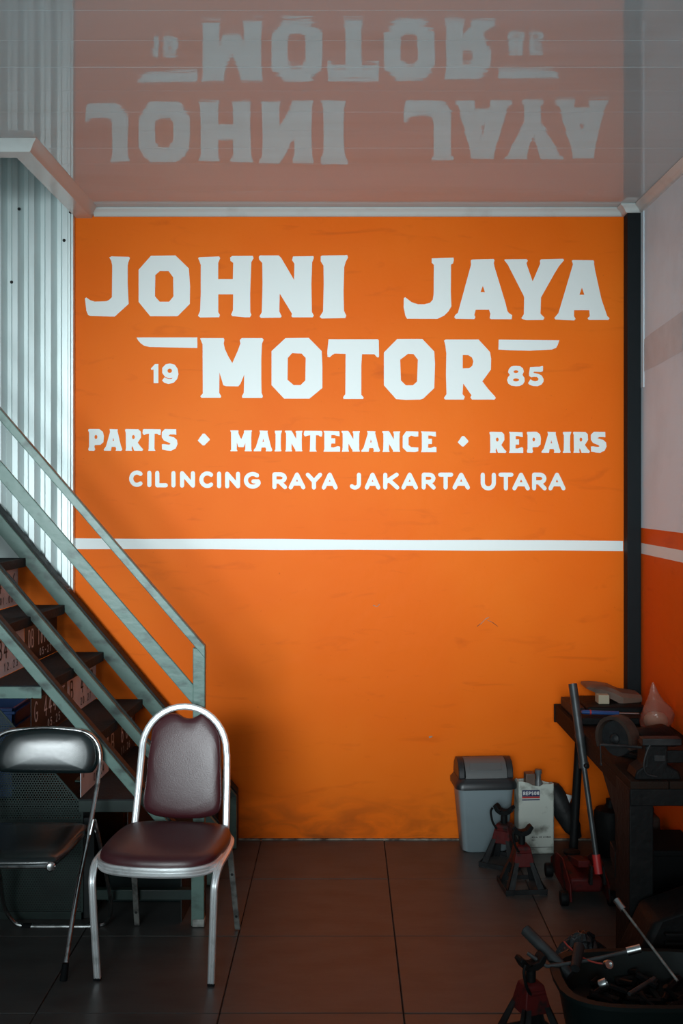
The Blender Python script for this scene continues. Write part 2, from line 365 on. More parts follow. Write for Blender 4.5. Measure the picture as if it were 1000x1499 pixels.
# right wall: painted stripe and grey patch that paints in a soft shadow
def RWp(px, py):                                # image point on the right wall
    Y = XR*F/(px-VX); return Vector((XR-.0015, Y, H-(py-VY)*Y/F))
m = MB(); m.add([(XR-.0015, DB-.075, 1.453), (XR-.0015, DB-.075, 1.402), (XR-.0015, YF, 1.392), (XR-.0015, YF, 1.446)], [(0, 1, 2, 3)])
m.build('painted_stripe', 'letter', wallr, smooth=0)
m = MB(); m.add([RWp(939, 500), RWp(955, 487), RWp(1000, 455), RWp(1000, 514), RWp(960, 536), RWp(938, 546)], [(0, 1, 2, 3, 4, 5)])
m.build('shadow_patch', 'patch', wallr, smooth=0)

# ---------------------------------------------------------------- painted sign on the back wall
def W(px, py): return Vector(((px-VX)*DB/F, DB-.0015, H-(py-VY)*DB/F))
def cr(ox, oy, s, pts): return [(ox+x/s, oy+y/s) for x, y in pts]
def letter(polys, name='letter', label=None):
    m = MB(); vs, fs = flat(polys, W); m.add(vs, fs); return m.build(name, 'letter', wall, smooth=0, label=label)
c1 = (120, 365, 5); c2 = (320, 365, 5); c3 = (580, 370, 6.25); c4 = (730, 370, 5.882); c5 = (195, 485, 5); c6 = (390, 485, 5); c7 = (575, 485, 6.25); c8 = (720, 490, 9.09)
G = {}
G['J1'] = [cr(*c1, [(200,60),(215,52),(345,55),(352,65),(340,95),(335,120),(335,250),(342,400),(240,493),(60,488),(45,480),(33,450),(22,360),(32,352),(60,372),(95,383),(180,380),(200,370),(220,350),(222,120),(215,85)])]
G['O1'] = [cr(*c1, [(505,48),(685,45),(783,140),(792,270),(790,400),(700,490),(500,490),(415,385),(415,150)]), cr(*c1, [(570,160),(635,160),(668,205),(670,345),(638,384),(570,384),(535,345),(537,190)])]
G['H'] = [[(290,378),(292,376.5),(321,375.5),(322.5,378),(319.5,385),(319.5,408.6),(341,408.6),(341.5,385),(337.5,382),(337,377),(340,374.8),(370,374.6),(371.4,378),(368,384),(367,410),(366.3,430),(366.5,457),(368.2,461),(366,464.5),(359,464.6),(340,462.8),(338.4,460.5),(341.2,454),(341.4,431),(319.6,431),(319.6,457),(322,461),(321,464.5),(293,464.8),(290,462.5),(293,455),(294,430),(294,388),(291.5,381)]]
G['N'] = [cr(*c2, [(295,55),(305,45),(440,45),(460,65),(553,225),(555,105),(538,80),(545,52),(695,50),(697,65),(685,95),(680,250),(683,460),(698,485),(690,498),(540,498),(533,490),(537,470),(448,325),(445,455),(462,490),(455,500),(310,502),(300,490),(317,460),(322,250),(320,100),(297,75)])]
G['I'] = [cr(*c2, [(748,52),(758,46),(942,43),(948,60),(930,95),(920,130),(915,300),(918,450),(935,485),(928,503),(755,507),(740,495),(765,455),(770,250),(768,120),(748,88)])]
G['J2'] = [cr(*c3, [(325,52),(525,45),(528,70),(520,98),(502,108),(500,360),(505,490),(480,535),(440,575),(375,606),(100,604),(85,580),(68,500),(70,415),(82,407),(140,452),(200,472),(260,472),(310,458),(335,430),(343,380),(345,110),(325,92)])]
G['A1'] = [cr(*c3, [(683,68),(700,62),(890,57),(900,68),(893,95),(900,130),(1000,460),(1017,531),(1030,550),(1062,572),(1056,609),(870,608),(855,600),(862,560),(850,522),(728,522),(715,570),(725,590),(715,608),(545,605),(532,590),(540,570),(565,550),(685,110)]), cr(*c3, [(793,303),(812,362),(772,360)])]
G['Y'] = [cr(*c4, [(47,62),(60,57),(240,55),(252,68),(240,90),(245,110),(293,247),(358,95),(355,70),(365,57),(555,52),(563,65),(520,115),(480,180),(365,385),(360,525),(395,560),(385,578),(240,580),(200,570),(197,560),(217,530),(220,390),(215,370),(80,105)])]
G['A2'] = [cr(*c4, [(630,70),(640,63),(815,65),(822,75),(822,100),(830,150),(885,400),(935,545),(955,565),(945,578),(775,578),(765,565),(785,545),(780,495),(650,495),(648,545),(663,570),(650,583),(490,575),(480,562),(515,520),(640,100)]), cr(*c4, [(717,300),(738,362),(696,362)])]
G['M'] = [cr(*c5, [(490,52),(500,50),(662,50),(668,62),(663,90),(672,130),(695,180),(726,233),(765,145),(785,90),(780,65),(795,50),(945,50),(955,62),(943,90),(938,200),(938,350),(940,450),(950,475),(945,488),(800,488),(796,475),(810,450),(813,318),(785,385),(770,403),(680,402),(660,395),(632,302),(630,450),(645,475),(640,487),(500,487),(492,475),(510,455),(508,95)])]
G['O2'] = [cr(*c6, [(140,50),(310,48),(405,145),(410,250),(410,415),(315,493),(130,493),(38,395),(38,145)]), cr(*c6, [(188,160),(258,163),(288,195),(285,360),(250,394),(200,394),(155,355),(157,195)])]
G['T'] = [cr(*c6, [(455,58),(815,58),(823,65),(825,185),(818,193),(808,188),(790,168),(700,168),(695,250),(695,465),(713,485),(708,495),(565,495),(562,482),(578,460),(580,165),(500,163),(480,175),(465,190),(448,188),(446,150)])]
G['O3'] = [cr(*c7, [(42,70),(270,70),(380,185),(387,300),(380,520),(280,615),(250,625),(120,628),(30,620),(-81,494),(-81,194)]), cr(*c7, [(140,206),(190,208),(230,260),(222,460),(185,494),(120,494),(75,450),(68,260)])]
G['R'] = [cr(*c7, [(470,85),(485,75),(785,75),(890,190),(900,250),(898,350),(820,458),(870,525),(930,590),(943,610),(930,625),(725,625),(710,605),(720,585),(645,478),(638,575),(660,600),(650,625),(480,625),(468,610),(492,575),(487,400),(490,200),(480,125)]), cr(*c7, [(640,217),(690,218),(725,240),(737,275),(728,315),(700,338),(640,340)])]
for k in ['J1','O1','H','N','I','J2','A1','Y','A2','M','O2','T','O3','R']: letter(G[k])
letter([cr(*c5, [(25,45),(470,45),(470,122),(250,118),(120,115),(80,105),(55,88),(35,65)])], 'painted_bar')
letter([cr(*c8, [(92,65),(898,75),(880,130),(855,175),(800,198),(500,213),(250,208),(88,198)])], 'painted_bar')
letter([cr(*c5, [(130,272),(160,240),(185,240),(185,380),(150,380),(150,280),(133,282)])], 'numeral')
letter([cr(*c5, [(270,235),(305,245),(326,275),(332,315),(322,350),(295,378),(258,386),(228,377),(211,360),(230,336),(258,350),(280,350),(290,340),(262,344),(232,332),(213,305),(213,268),(238,242)]), cr(*c5, ell(268,289,16,16))], 'numeral')
letter([cr(*c8, [(330,415),(380,420),(415,450),(427,490),(408,535),(435,575),(438,620),(415,660),(370,683),(320,686),(260,678),(218,650),(203,605),(215,565),(240,535),(216,500),(225,460),(255,425),(290,415)]), cr(*c8, ell(322,492,32,18)), cr(*c8, ell(323,602,40,20))], 'numeral')
letter([cr(*c8, [(510,430),(640,425),(675,415),(682,425),(680,485),(650,495),(560,492),(553,508),(620,520),(665,545),(690,590),(688,625),(660,665),(610,685),(550,683),(500,665),(482,645),(515,592),(545,612),(580,620),(615,610),(620,585),(600,562),(560,560),(525,568),(497,550),(495,510)])], 'numeral')
d1 = (120, 620, 6.667); d3 = (450, 620, 5)
g = {}
g['P'] = [[(60,62),(70,53),(170,53),(205,80),(215,120),(210,180),(180,205),(125,208),(122,225),(130,250),(120,263),(68,262),(62,248),(70,220),(70,90)], ell(137,130,14,20,10)]
g['A'] = [[(270,57),(350,60),(348,80),(380,210),(395,250),(385,263),(330,262),(335,245),(328,225),(290,225),(285,262),(215,262),(213,250),(235,220),(275,85)], [(306,138),(314,168),(300,170)]]
g['R'] = [[(420,65),(428,55),(550,57),(575,80),(578,135),(545,185),(575,225),(600,250),(590,263),(510,262),(500,235),(490,215),(485,240),(492,262),(425,262),(430,235),(428,90)], ell(503,132,14,20,10)]
g['T'] = [[(595,62),(605,55),(765,57),(772,70),(768,112),(750,113),(735,100),(710,100),(708,240),(718,262),(648,262),(652,240),(655,100),(630,103),(605,113),(592,95)]]
g['S'] = [[(810,60),(920,62),(922,115),(900,112),(860,112),(845,125),(900,140),(928,165),(933,205),(915,245),(870,268),(830,265),(782,255),(780,205),(800,203),(850,210),(865,203),(850,190),(800,170),(780,140),(780,90)]]
g['C'] = [[(700,95),(725,60),(812,62),(812,98),(790,100),(760,92),(742,105),(742,160),(760,175),(812,178),(812,205),(790,212),(730,210),(700,180)]]
g['E'] = [[(832,62),(940,65),(942,100),(925,98),(905,92),(885,92),(885,115),(912,115),(912,152),(885,152),(883,178),(900,180),(930,170),(945,175),(945,210),(832,210),(838,190),(838,80)]]
g['M'] = G['M']; g['I'] = G['I']; g['N'] = G['N']
def fit(ch, x0, x1, y0, y1):
    ps = g[ch]; xs = [x for x, y in ps[0]]; ys = [y for x, y in ps[0]]; a, b, c_, d = min(xs), max(xs), min(ys), max(ys)
    letter([[(x0+(x-a)/(b-a)*(x1-x0), y0+(y-c_)/(d-c_)*(y1-y0)) for x, y in p] for p in ps])
for ch, x0, x1 in [('P',129,152.3),('A',152,179.2),('R',183,210),('T',208.8,235.8),('S',237,260)]: fit(ch, x0, x1, 628, 660)
for ch, x0, x1 in [('M',337.1,369.1),('A',371.4,398.8),('I',402,412.8),('N',417.2,442.9),('T',444.7,472),('E',473.6,498),('N',500,527),('A',529,556.4),('N',559.6,586),('C',589.6,612.4),('E',616.4,639)]:
    fit(ch, x0, x1, 630+(x0-337)*.005, 660.6+(x0-337)*.005)
for ch, x0, x1 in [('R',716.4,741.6),('E',745.2,766),('P',771,792),('A',792.7,820.8),('I',823.7,836.4),('R',838.8,864),('S',865,888)]: fit(ch, x0, x1, 632, 663)
for cx, cy, r in ((298.4, 643.4, 8.6), (678, 646, 7.6)): letter([[(cx-r,cy+1),(cx-1.5,cy-r),(cx+1.5,cy-r),(cx+r,cy-1),(cx+r,cy+1),(cx+1,cy+r),(cx-1.5,cy+r),(cx-r,cy+2)]], 'painted_diamond')
row = [('C',189.2,210.4),('I',215.6,221.8),('L',227.3,246),('I',251,257),('N',263.6,285.6),('C',291.8,313.8),('I',318,323.7),('N',329.6,351.6),('G',357,381.3),('R',398.8,420.4),('A',422.6,447.2),('Y',447.6,471.8),('A',471,494.5),('J',510,530.8),('A',534,557),('K',561,584.7),('A',587.6,612),('R',617.3,638),('T',641.3,663.6),('A',662.4,688),('U',703.7,726),('T',729.6,751.7),('A',750,775.7),('R',778.8,800.4),('A',802.8,828)]
for ch, x0, x1 in row:
    t = min(1, (x0-189)/250); yt = 688.6+3.2*t; yb = 712.8+4*t + (1.2 if x0 > 700 else 0)
    m = MB(); strokes(ch, x0, x1, yb, yt, 6.1, W, m); m.build('letter', 'letter', wall, smooth=0)
top = [(110+ (912-110)*k/8, 788+ (791.5-788)*k/8+math.sin(k*1.7)*.5) for k in range(9)]
bot = [(110+ (912-110)*k/8, 803.5+ (806.5-803.5)*k/8+math.sin(k*2.3+1)*.5) for k in range(9)]
letter([top+bot[::-1]], 'painted_stripe')

def scuff(pts, wd, mt='dirt'):
    a = [W(x, y) for x, y in pts]; m = MB()
    for p, q in zip(a, a[1:]):
        d = (q-p).normalized(); nn = Vector((-d.z, 0, d.x))*wd; m.add([p+nn, q+nn*.6, q-nn*.6, p-nn], [(0, 1, 2, 3)])
    m.build('wall_scuff', mt, wall, smooth=0, label='small dark scratch in the orange paint')
scuff([(698, 917), (704, 913), (711, 906), (716, 903)], .0016); scuff([(714, 908), (721, 911), (729, 917)], .0014)
scuff([(546, 886), (552, 888), (556, 884)], .0016); scuff([(628, 1079), (633, 1078)], .004)
# ---------------------------------------------------------------- corrugated sheet cladding at the left
sp = MB(); per = 24.2*DB/F; x = WX0-.028; prof = []
yv, yc = DB-.006, DB-.036
while x > XL:
    prof += [(x, yc), (x-.026, yc), (x-.040, yv), (x-.058, yv)]; x -= per
prof = [(WX0-.006, yv), (WX0-.014, yv)]+prof
zt = 4.15
def zbot(x): return max(.95, 1.345 - 1.2*(x+1.486)) if x > -2.0 else 1.96   # cut along the stair line
vs = []; fs = []
for x, y in prof: vs += [(x, y, zbot(x)), (x, y, zt)]
for i in range(len(prof)-1): fs.append((2*i, 2*i+1, 2*i+3, 2*i+2))
sheet = thing('corrugated_sheet', 'pale ribbed metal sheeting on the wall left of the orange paint', 'wall cladding', (WX0, DB, 1))
o = sp.add(vs, fs).build('ribbed_sheet', 'sheet', sheet, smooth=0)
sd = o.modifiers.new('thick', 'SOLIDIFY'); sd.thickness = .0012
MB().box((WX0-.012, DB-.036, 1.20), (WX0, DB-.001, zt)).box((WX0-.026, DB-.041, 1.21), (WX0-.012, DB-.037, zt)).build('edge_trim', 'sheet', sheet, bevel=.002)
for px, py in ((28, 306), (103, 311), (17, 413), (94, 352)):
    q = P(px, py, DB-.037); MB().lathe([(.0075, 0), (.0075, .003), (.004, .006)], q, (0, -1, 0), 10).build('screw', 'darksteel', sheet)
MB().box((XL+.01, DB-.012, 1.36), (-1.59, DB-.002, 2.0)).build('flat_panel', 'flatpanel', sheet, smooth=0)

# ================================================================ STAIR
stair = thing('metal_staircase', 'green steel staircase with open railing and number plates as risers', 'staircase', (-1.1, 4.6, 0))
YN, YM, YFAR = 4.19, 4.60, 5.07
def beam(Y0, Y1, xa, xb, zt_a, zt_b, name, mt, lab=None, foot=None, bevel=.003):
    """bar in the XZ plane: (x, top z, bottom z) pairs at both ends"""
    pts = [(xa, Y0, zt_a[0]), (xb, Y0, zt_b[0]), (xb, Y0, zt_b[1]), (xa, Y0, zt_a[1])]
    return MB().prism(pts, (0, Y1-Y0, 0)).build(name, mt, stair, bevel=bevel, label=lab)
def pz(px, py, Y): q = P(px, py, Y); return q.x, q.z
def bar_px(Y, depth, x0, yt0, yb0, x1, yt1, yb1, name='rail', mt='green', ext=-60, ext2=0):
    """bar traced at distance Y; extended beyond the frame on the left"""
    s0 = (yt1-yt0)/(x1-x0); s1 = (yb1-yb0)/(x1-x0); xs = x0+ext; xe = x1+ext2
    a = [P(xs, yt0+ext*s0, Y), P(xe, yt1+ext2*s0, Y), P(xe, yb1+ext2*s1, Y), P(xs, yb0+ext*s1, Y)]
    return MB().prism(a, (0, depth, 0)).build(name, mt, stair, bevel=.003)
o = bar_px(YN-.02, .035, 0, 598.5, 616, 300, 946, 964, 'handrail', ext=-260)
o = bar_px(YN-.005, .012, 0, 674, 703, 286, 1006, 1036, 'middle_rail', ext=-260)
def stringer(Y, dy, px0, yt0, yb0, px1, yt1, yb1, xend, back):
    """green front bar with a darker bar added behind for its dark top edge, cut upright where it meets the floor"""
    s0 = (yt1-yt0)/(px1-px0); s1 = (yb1-yb0)/(px1-px0)
    A = P(px0-260, yt0-260*s0, Y); B = P(px0-260, yb0-260*s1, Y)
    def at(X, top):
        px = VX+X*F/Y; y = (yt0 if top else yb0)+(px-px0)*(s0 if top else s1); return H-(y-VY)*Y/F
    zt, zb = at(xend, True), at(xend, False)
    xs0 = A.x
    k = (at(xend, False)-at(xend-.1, False))/.1
    xc = xend-(zb-.004)/-k if zb < 0 else xend
    pts = [(A.x, Y, A.z), (xend, Y, zt), (xend, Y, .004), (xend-.05, Y, .004), (xend-.05, Y, at(xend-.05, False)), (B.x, Y, B.z)]
    o = MB().prism(pts, (0, dy, 0)).build('stringer', 'green', stair, bevel=.003)
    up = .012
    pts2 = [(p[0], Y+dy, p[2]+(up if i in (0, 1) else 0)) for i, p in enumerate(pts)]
    MB().prism(pts2, (0, back, 0)).build('dark_back_bar', 'darksteel', o, bevel=.002)  # darker bar, added for the stringer's dark top edge
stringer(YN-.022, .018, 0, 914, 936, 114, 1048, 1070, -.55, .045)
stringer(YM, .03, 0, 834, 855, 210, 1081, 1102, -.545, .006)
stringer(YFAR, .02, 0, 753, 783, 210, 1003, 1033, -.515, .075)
# post at the foot of the railing
p0 = P(292, 940, YN); pf = FL(297, 1354)
m = MB(); m.prism([(p0.x-.024, YN-.015, p0.z-.02), (p0.x+.024, YN-.015, p0.z-.03), (p0.x+.020, YN-.015, .0), (p0.x-.024, YN-.015, .0)], (0, .04, 0))
m.build('newel_post', 'green', stair, bevel=.003)
MB().box((p0.x-.026, YN-.024, .001), (p0.x+.023, YN+.022, .032)).build('foot_block', 'alu_old', stair, bevel=.003)
# treads
RISE = .2225
def nose(k, Y):                                 # k = 0 is the uppermost visible tread
    return -1.56+.0+.185*k + .045*(Y-YN)/(YFAR-YN)
TZ = [1.386, 1.163, .940, .716, .494, .272]
TD = .225
for k in range(-3, 6):
    z = TZ[k] if k >= 0 else 1.386-RISE*k
    xn, xf = nose(k, YN), nose(k, YFAR)
    b = MB().prism([(xn-TD, YN, z), (xn, YN, z), (xf, YFAR, z), (xf-TD, YFAR, z)], (0, 0, -.042))
    t = b.build('tread', 'tread', stair, bevel=.003)
    MB().box((xn-TD, YN-.004, z-.05), (xn+.0, YN, z-.004)).build('tread_angle', 'green' if k < 4 else 'shadegreen', t, bevel=.002)  # lowest angles get the green with shade painted in
# riser number plates: (tread whose back they stand on, white/black, Y range, text, small text)
def plate(k, colr, ya, yb, txt, sub, tx=.03, ta=None):
    z0 = TZ[k]+.004; z1 = TZ[k-1]-.046 if k > 0 else TZ[0]+RISE-.046
    xa, xb = nose(k, ya)-TD+.006, nose(k, yb)-TD+.006
    u = Vector((xb-xa, yb-ya, 0)); L_ = u.length; u.normalize(); n = Vector((u.y, -u.x, 0))
    o0 = Vector((xa, ya, z0))
    b = MB(); b.prism([o0, o0+u*L_, o0+u*L_+Vector((0, 0, z1-z0)), o0+Vector((0, 0, z1-z0))], n*-.003)
    pl = b.build('number_plate', 'plate_'+colr, stair, bevel=.001, label=f'{colr} number plate riser reading {txt}' if txt else None)
    if txt:
        fn = lambda x, y: o0+u*x+Vector((0, 0, y))+n*.0012
        hh = (z1-z0); adv = ta or (L_-.05)/max(len(txt), 1)
        pm = 'print_white' if colr == 'black' else 'print_black'
        letters(txt, tx, hh*.40, hh*.48, adv, .0085, fn, min(.5, adv/hh/.48*.72), 'plate_letter', pm, pl)
        letters(sub, L_*.42, hh*.10, hh*.2, hh*.2, .0045, fn, .6, 'plate_letter', pm, pl)
plate(1, 'white', 4.66, 5.06, 'B 4 06', '01.00')
plate(1, 'white', 4.20, 4.65, 'B 3714', '04.22')
plate(2, 'white', 4.20, 4.62, '084', '12.23', .06, .058)
plate(2, 'black', 4.63, 5.06, 'DB 1617', '05-27', .035, .040)
plate(3, 'black', 4.17, 4.62, 'G 444 T', '05.25')
plate(3, 'white', 4.63, 5.06, 'B 442', '20.27')
plate(4, 'white', 4.20, 4.60, 'F 3 1 Z', '08.24')
plate(4, 'black', 4.61, 5.06, 'B 607', '11.26')
plate(5, 'black', 4.20, 5.06, '', '')
plate(0, 'black', 4.20, 5.06, '', '')
# closed base under the lowest tread
MB().prism([(nose(5, YN)-.01, YN+.03, 0.001), (nose(5, YFAR)-.01, YFAR-.01, .001), (nose(5, YFAR)-.01, YFAR-.01, .228), (nose(5, YN)-.01, YN+.03, .228)], (-.004, 0, 0)).build('kick_plate', 'darksteel', stair)
MB().box((-1.0, YN-.005, .10), (-.60, YN+.03, .14)).build('base_beam', 'shadegreen', stair, bevel=.003)  # shade near the floor put into its darker green

# perforated steel panel leaning under the stair, its shade put into a darker green
pp = thing('perforated_panel', 'green perforated steel panel with slanted top, colour darkened for shade under the stairs', 'metal panel', (-1.3, 4.25, 0))
hx0, hz0 = P(0, 1038, 4.25).x, P(0, 1038, 4.25).z; hx1, hz1 = P(122, 1177, 4.25).x, P(122, 1177, 4.25).z
sl = (hz1-hz0)/(hx1-hx0); pt = .0105; r_ = .0036
b = MB(); R_ = pt/math.sqrt(3); rr = 0; z = .03
xl = -1.62
while z < 1.3:
    xx = xl+(pt/2 if rr % 2 else 0)
    while xx < hx1-.003:
        if z < hz0+sl*(xx-hx0)-.006:
            hexo = [(xx+R_*math.sin(k*math.pi/3), 4.25, z+R_*math.cos(k*math.pi/3)) for k in range(6)]
            hexi = [(xx+r_*math.sin(k*math.pi/3), 4.25, z+r_*math.cos(k*math.pi/3)) for k in range(6)]
            b.add(hexo+hexi, [(k, (k+1) % 6, 6+(k+1) % 6, 6+k) for k in range(6)])
        xx += pt
    z += pt*math.sqrt(3)/2; rr += 1
b.build('mesh_sheet', 'shadegreen', pp, smooth=0, kind='stuff')
m = MB(); m.prism([(xl, 4.246, hz0+sl*(xl-hx0)), (hx1, 4.246, hz1), (hx1, 4.246, hz1-.012), (xl, 4.246, hz0+sl*(xl-hx0)-.012)], (0, .006, 0))
m.box((hx1-.008, 4.246, 0), (hx1, 4.252, hz1-.005)).box((xl, 4.246, 0), (hx1, 4.252, .03)); m.build('edge_band', 'shadegreen', pp, bevel=.001)
m = MB().box((-1.62, 4.256, .002), (-1.0, 4.27, .40)); m.build('backing_board', 'darksteel', pp)

# blue crate, on a dark cabinet added to blacken the space under the stair
cab = thing('added_cabinet', 'added low dark cabinet that blackens the space under the stairs', 'cabinet', (-1.3, 4.6, 0))
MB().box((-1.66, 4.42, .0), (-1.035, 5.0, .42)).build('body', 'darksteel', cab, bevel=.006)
for a, c_ in ((-1.65, -1.35), (-1.34, -1.045)): 
    d = MB().box((a, 4.405, .02), (c_, 4.42, .40)).build('door', 'darksteel', cab, bevel=.004)
    MB().box((c_-.04, 4.39, .2), (c_-.03, 4.405, .28)).build('handle', 'alu_old', d, bevel=.002)
cr_ = thing('blue_crate', 'ribbed blue plastic crate on the cabinet behind the number plates', 'crate', (-1.53, 4.6, .42))
b = MB(); x0, x1, y0, y1, z0, z1 = -1.70, -1.375, 4.44, 4.80, .422, .80
b.box((x0, y0, z0), (x1, y0+.012, z1)).box((x0, y1-.012, z0), (x1, y1, z1)).box((x0, y0, z0), (x0+.012, y1, z1)).box((x1-.012, y0, z0), (x1, y1, z1)).box((x0, y0, z0), (x1, y1, z0+.01))
b.build('body', 'blue', cr_, bevel=.002)
for k in range(6):
    z = z1-.012-k*.062; MB().box((x0-.008, y0-.008, z-.012), (x1+.008, y0, z)).box((x1, y0-.008, z-.012), (x1+.008, y1+.008, z)).build('rib', 'blue', cr_, bevel=.002)
o = MB().box((-1.165, 4.72, .425), (-1.135, 4.75, .66)).box((-1.19, 4.70, .421), (-1.11, 4.77, .43)).build('steel_upright', 'green', None, bevel=.003)
tag(o, 'short grey-green steel upright standing on the cabinet beneath the stairs', 'metal post')
tb = thing('added_toolbox', 'added dark green box blackening the floor beneath the lowest steps', 'added_toolbox', (-.82, 4.7, 0))  # dark box added to blacken the gap beneath the lowest treads
MB().box((-.99, 4.42, 0), (-.67, 4.85, .17)).build('body', 'tubgreen', tb, bevel=.006)
MB().box((-.995, 4.415, .17), (-.665, 4.855, .20)).build('lid', 'tubgreen', tb, bevel=.006)
MB().tube([(-.83, 4.54, .20), (-.83, 4.56, .225), (-.83, 4.70, .225), (-.83, 4.72, .20)], .006, 8).build('handle', 'alu_old', tb)

# ================================================================ BANQUET CHAIR
ch = thing('banquet_chair', 'maroon vinyl chair with bright aluminium frame in front of the stairs', 'chair')
RIB = [(-.012, -.006), (-.012, .005), (-.008, .0075), (-.006, .0045), (-.003, .0045), (-.001, .0075), (.001, .0075), (.003, .0045), (.006, .0045), (.008, .0075), (.012, .005), (.012, -.006)]
def ribbed(path, name, mt='alu', up=(1, 0, 0), parent=ch, flip=1, label=None):
    return MB().sweep(path, [(u, v*flip) for u, v in RIB], up=up).build(name, mt, parent, smooth=30, label=label)
# back hoop: ribbed face towards the camera
hw, ycb = .174, .13
arch = [(-.180, ycb-.02, .37), (-.178, ycb, .43), (-.172, ycb+.035, .58), (-.166, ycb+.055, .70)]
for k in range(0, 19):
    a = math.pi-k*math.pi/18; arch.append((.166*math.cos(a), ycb+.055+.018*math.sin(a), .702+.168*math.sin(a)))
arch += [(.168, ycb+.055, .69), (.172, ycb+.035, .58), (.176, ycb, .43), (.177, ycb-.02, .37)]
ribbed(arch, 'back_frame', up=(1, 0, 0), flip=-1)
for s in (-1, 1):
    pth = [(s*.185, .12, .402), (s*.212, .05, .405), (s*.222, -.06, .405), (s*.222, -.16, .402), (s*.221, -.195, .397), (s*.219, -.222, .383), (s*.217, -.240, .358), (s*.215, -.247, .325), (s*.210, -.243, .20), (s*.2015, -.2335, .006)]
    ribbed(smooth_path(pth, 4), 'front_leg', up=(0, 0, 1) if 0 else (1, 0, 0), flip=1 if s > 0 else 1)
    MB().box((s*.2015-.012, -.2335-.008, 0), (s*.2015+.012, -.2335+.008, .008)).build('foot_pad', 'rubber', ch)
    rear = [(s*.186, .10, .40), (s*.190, .145, .32), (s*.2, .2335, .004)]
    lg = MB().sweep(rear, [(-.011, -.005), (-.011, .005), (.011, .005), (.011, -.005)], up=(1, 0, 0)).build('rear_leg', 'alu_old', ch, bevel=.002)
    for t in (.25, .82):
        q = Vector(rear[1]).lerp(Vector(rear[2]), t); MB().lathe([(.006, 0), (.005, .004)], q-Vector((0, .004, 0)), (0, -1, 0), 8).build('screw', 'darksteel', lg)
# seat outline (local x, y)
def seat_out(sc, dy=0):
    pts = [(-.150, .135), (0, .150), (.150, .135), (.200, .09), (.215, 0), (.214, -.12), (.200, -.21), (.150, -.262), (.07, -.283), (0, -.287), (-.07, -.283), (-.150, -.262), (-.200, -.21), (-.214, -.12), (-.215, 0), (-.200, .09)]
    p = smooth_path([(x, y, 0) for x, y in pts], 5, closed=True); c_ = Vector((0, -.07, 0))
    return [c_+(q-c_)*sc for q in p]
seat_b = MB(); rs = []
for sc, z in ((.90, .395), (.97, .400), (1.0, .410), (1.0, .424), (.985, .437), (.94, .446), (.85, .452), (.7, .457), (.5, .460), (.3, .461), (.1, .461)):
    rs.append([q+Vector((0, 0, z)) for q in seat_out(sc)])
seat = seat_b.rings(rs).build('seat', 'maroon', ch, smooth=60)
so = seat_out(1.0)
n = len(so); front = [q for q in so if q.y < -.10]
front.sort(key=lambda q: math.atan2(q.x, -(q.y+.07)))
band = [Vector((q.x*1.008, q.y-.003, .401)) for q in front]
MB().sweep(band, [(-.017, -.003), (-.017, .004), (-.011, .007), (-.008, .004), (-.002, .004), (0, .007), (.002, .004), (.008, .004), (.011, .007), (.017, .004), (.017, -.003)], up=(0, 0, 1)).build('seat_rim', 'alu', ch, smooth=30)
MB().box((-.2, -.03, .385), (.2, -.01, .395)).box((-.18, -.20, .385), (.18, -.18, .395)).box((-.19, .09, .385), (.19, .11, .395)).build('cross_bar', 'alu_old', ch)
# backrest cushion traced
bo = [(278.8,1051.5),(270,1050),(263,1046),(256,1044),(244,1046),(230,1056.5),(224,1067),(222.2,1080),(220.5,1096),(219,1109),(216,1133.5),(211.5,1162),(210.5,1175),(214,1186),(229,1194),(256,1197.5),(275,1198),(294,1197.5),(313,1193),(322,1186),(325,1171),(325,1150),(324.5,1120),(324.5,1095.5),(323.5,1078),(317.5,1063),(303.5,1045),(297,1044),(291,1047),(285,1050)]
R0 = Matrix.Rotation(-.1, 4, 'Z'); ORG = Vector((-.6385, 3.932, 0))
def bloc(px, py):                               # image point on the reclined back plane, chair coordinates
    Y = 4.10
    for _ in range(4):
        q = P(px, py, Y); l = R0.inverted() @ (q-ORG); yt = ycb+.003+(l.z-.43)*.21
        Y += (yt-l.y)
    return R0.inverted() @ (P(px, py, Y)-ORG)
out = [bloc(*q) for q in bo]; out = smooth_path(out, 3, closed=True); cc = sum(out, Vector())/len(out); cc.x -= .002
nb = Vector((0, -1, .21)).normalized(); rs = []
N1 = len(out); rad = [(q-cc).length for q in out]; W1 = 14
soft = [cc+(out[i]-cc).normalized()*(sum(rad[(i+k) % N1] for k in range(-W1, W1+1))/(2*W1+1)) for i in range(N1)]
for sc, d in ((.3, -.020), (.9, -.020), (.985, -.014), (1.0, -.004), (1.0, .006), (.975, .017), (.92, .024), (.8, .0285), (.6, .032), (.35, .0335), (.12, .034)):
    bl_ = 1 if sc < .7 else max(0, (.99-sc)/.29)
    rs.append([cc+(q.lerp(s_, bl_)-cc)*sc+nb*d for q, s_ in zip(out, soft)])
MB().rings(rs).build('backrest', 'maroon', ch, smooth=70)
ch.location = ORG; ch.rotation_euler = (0, 0, -.1)

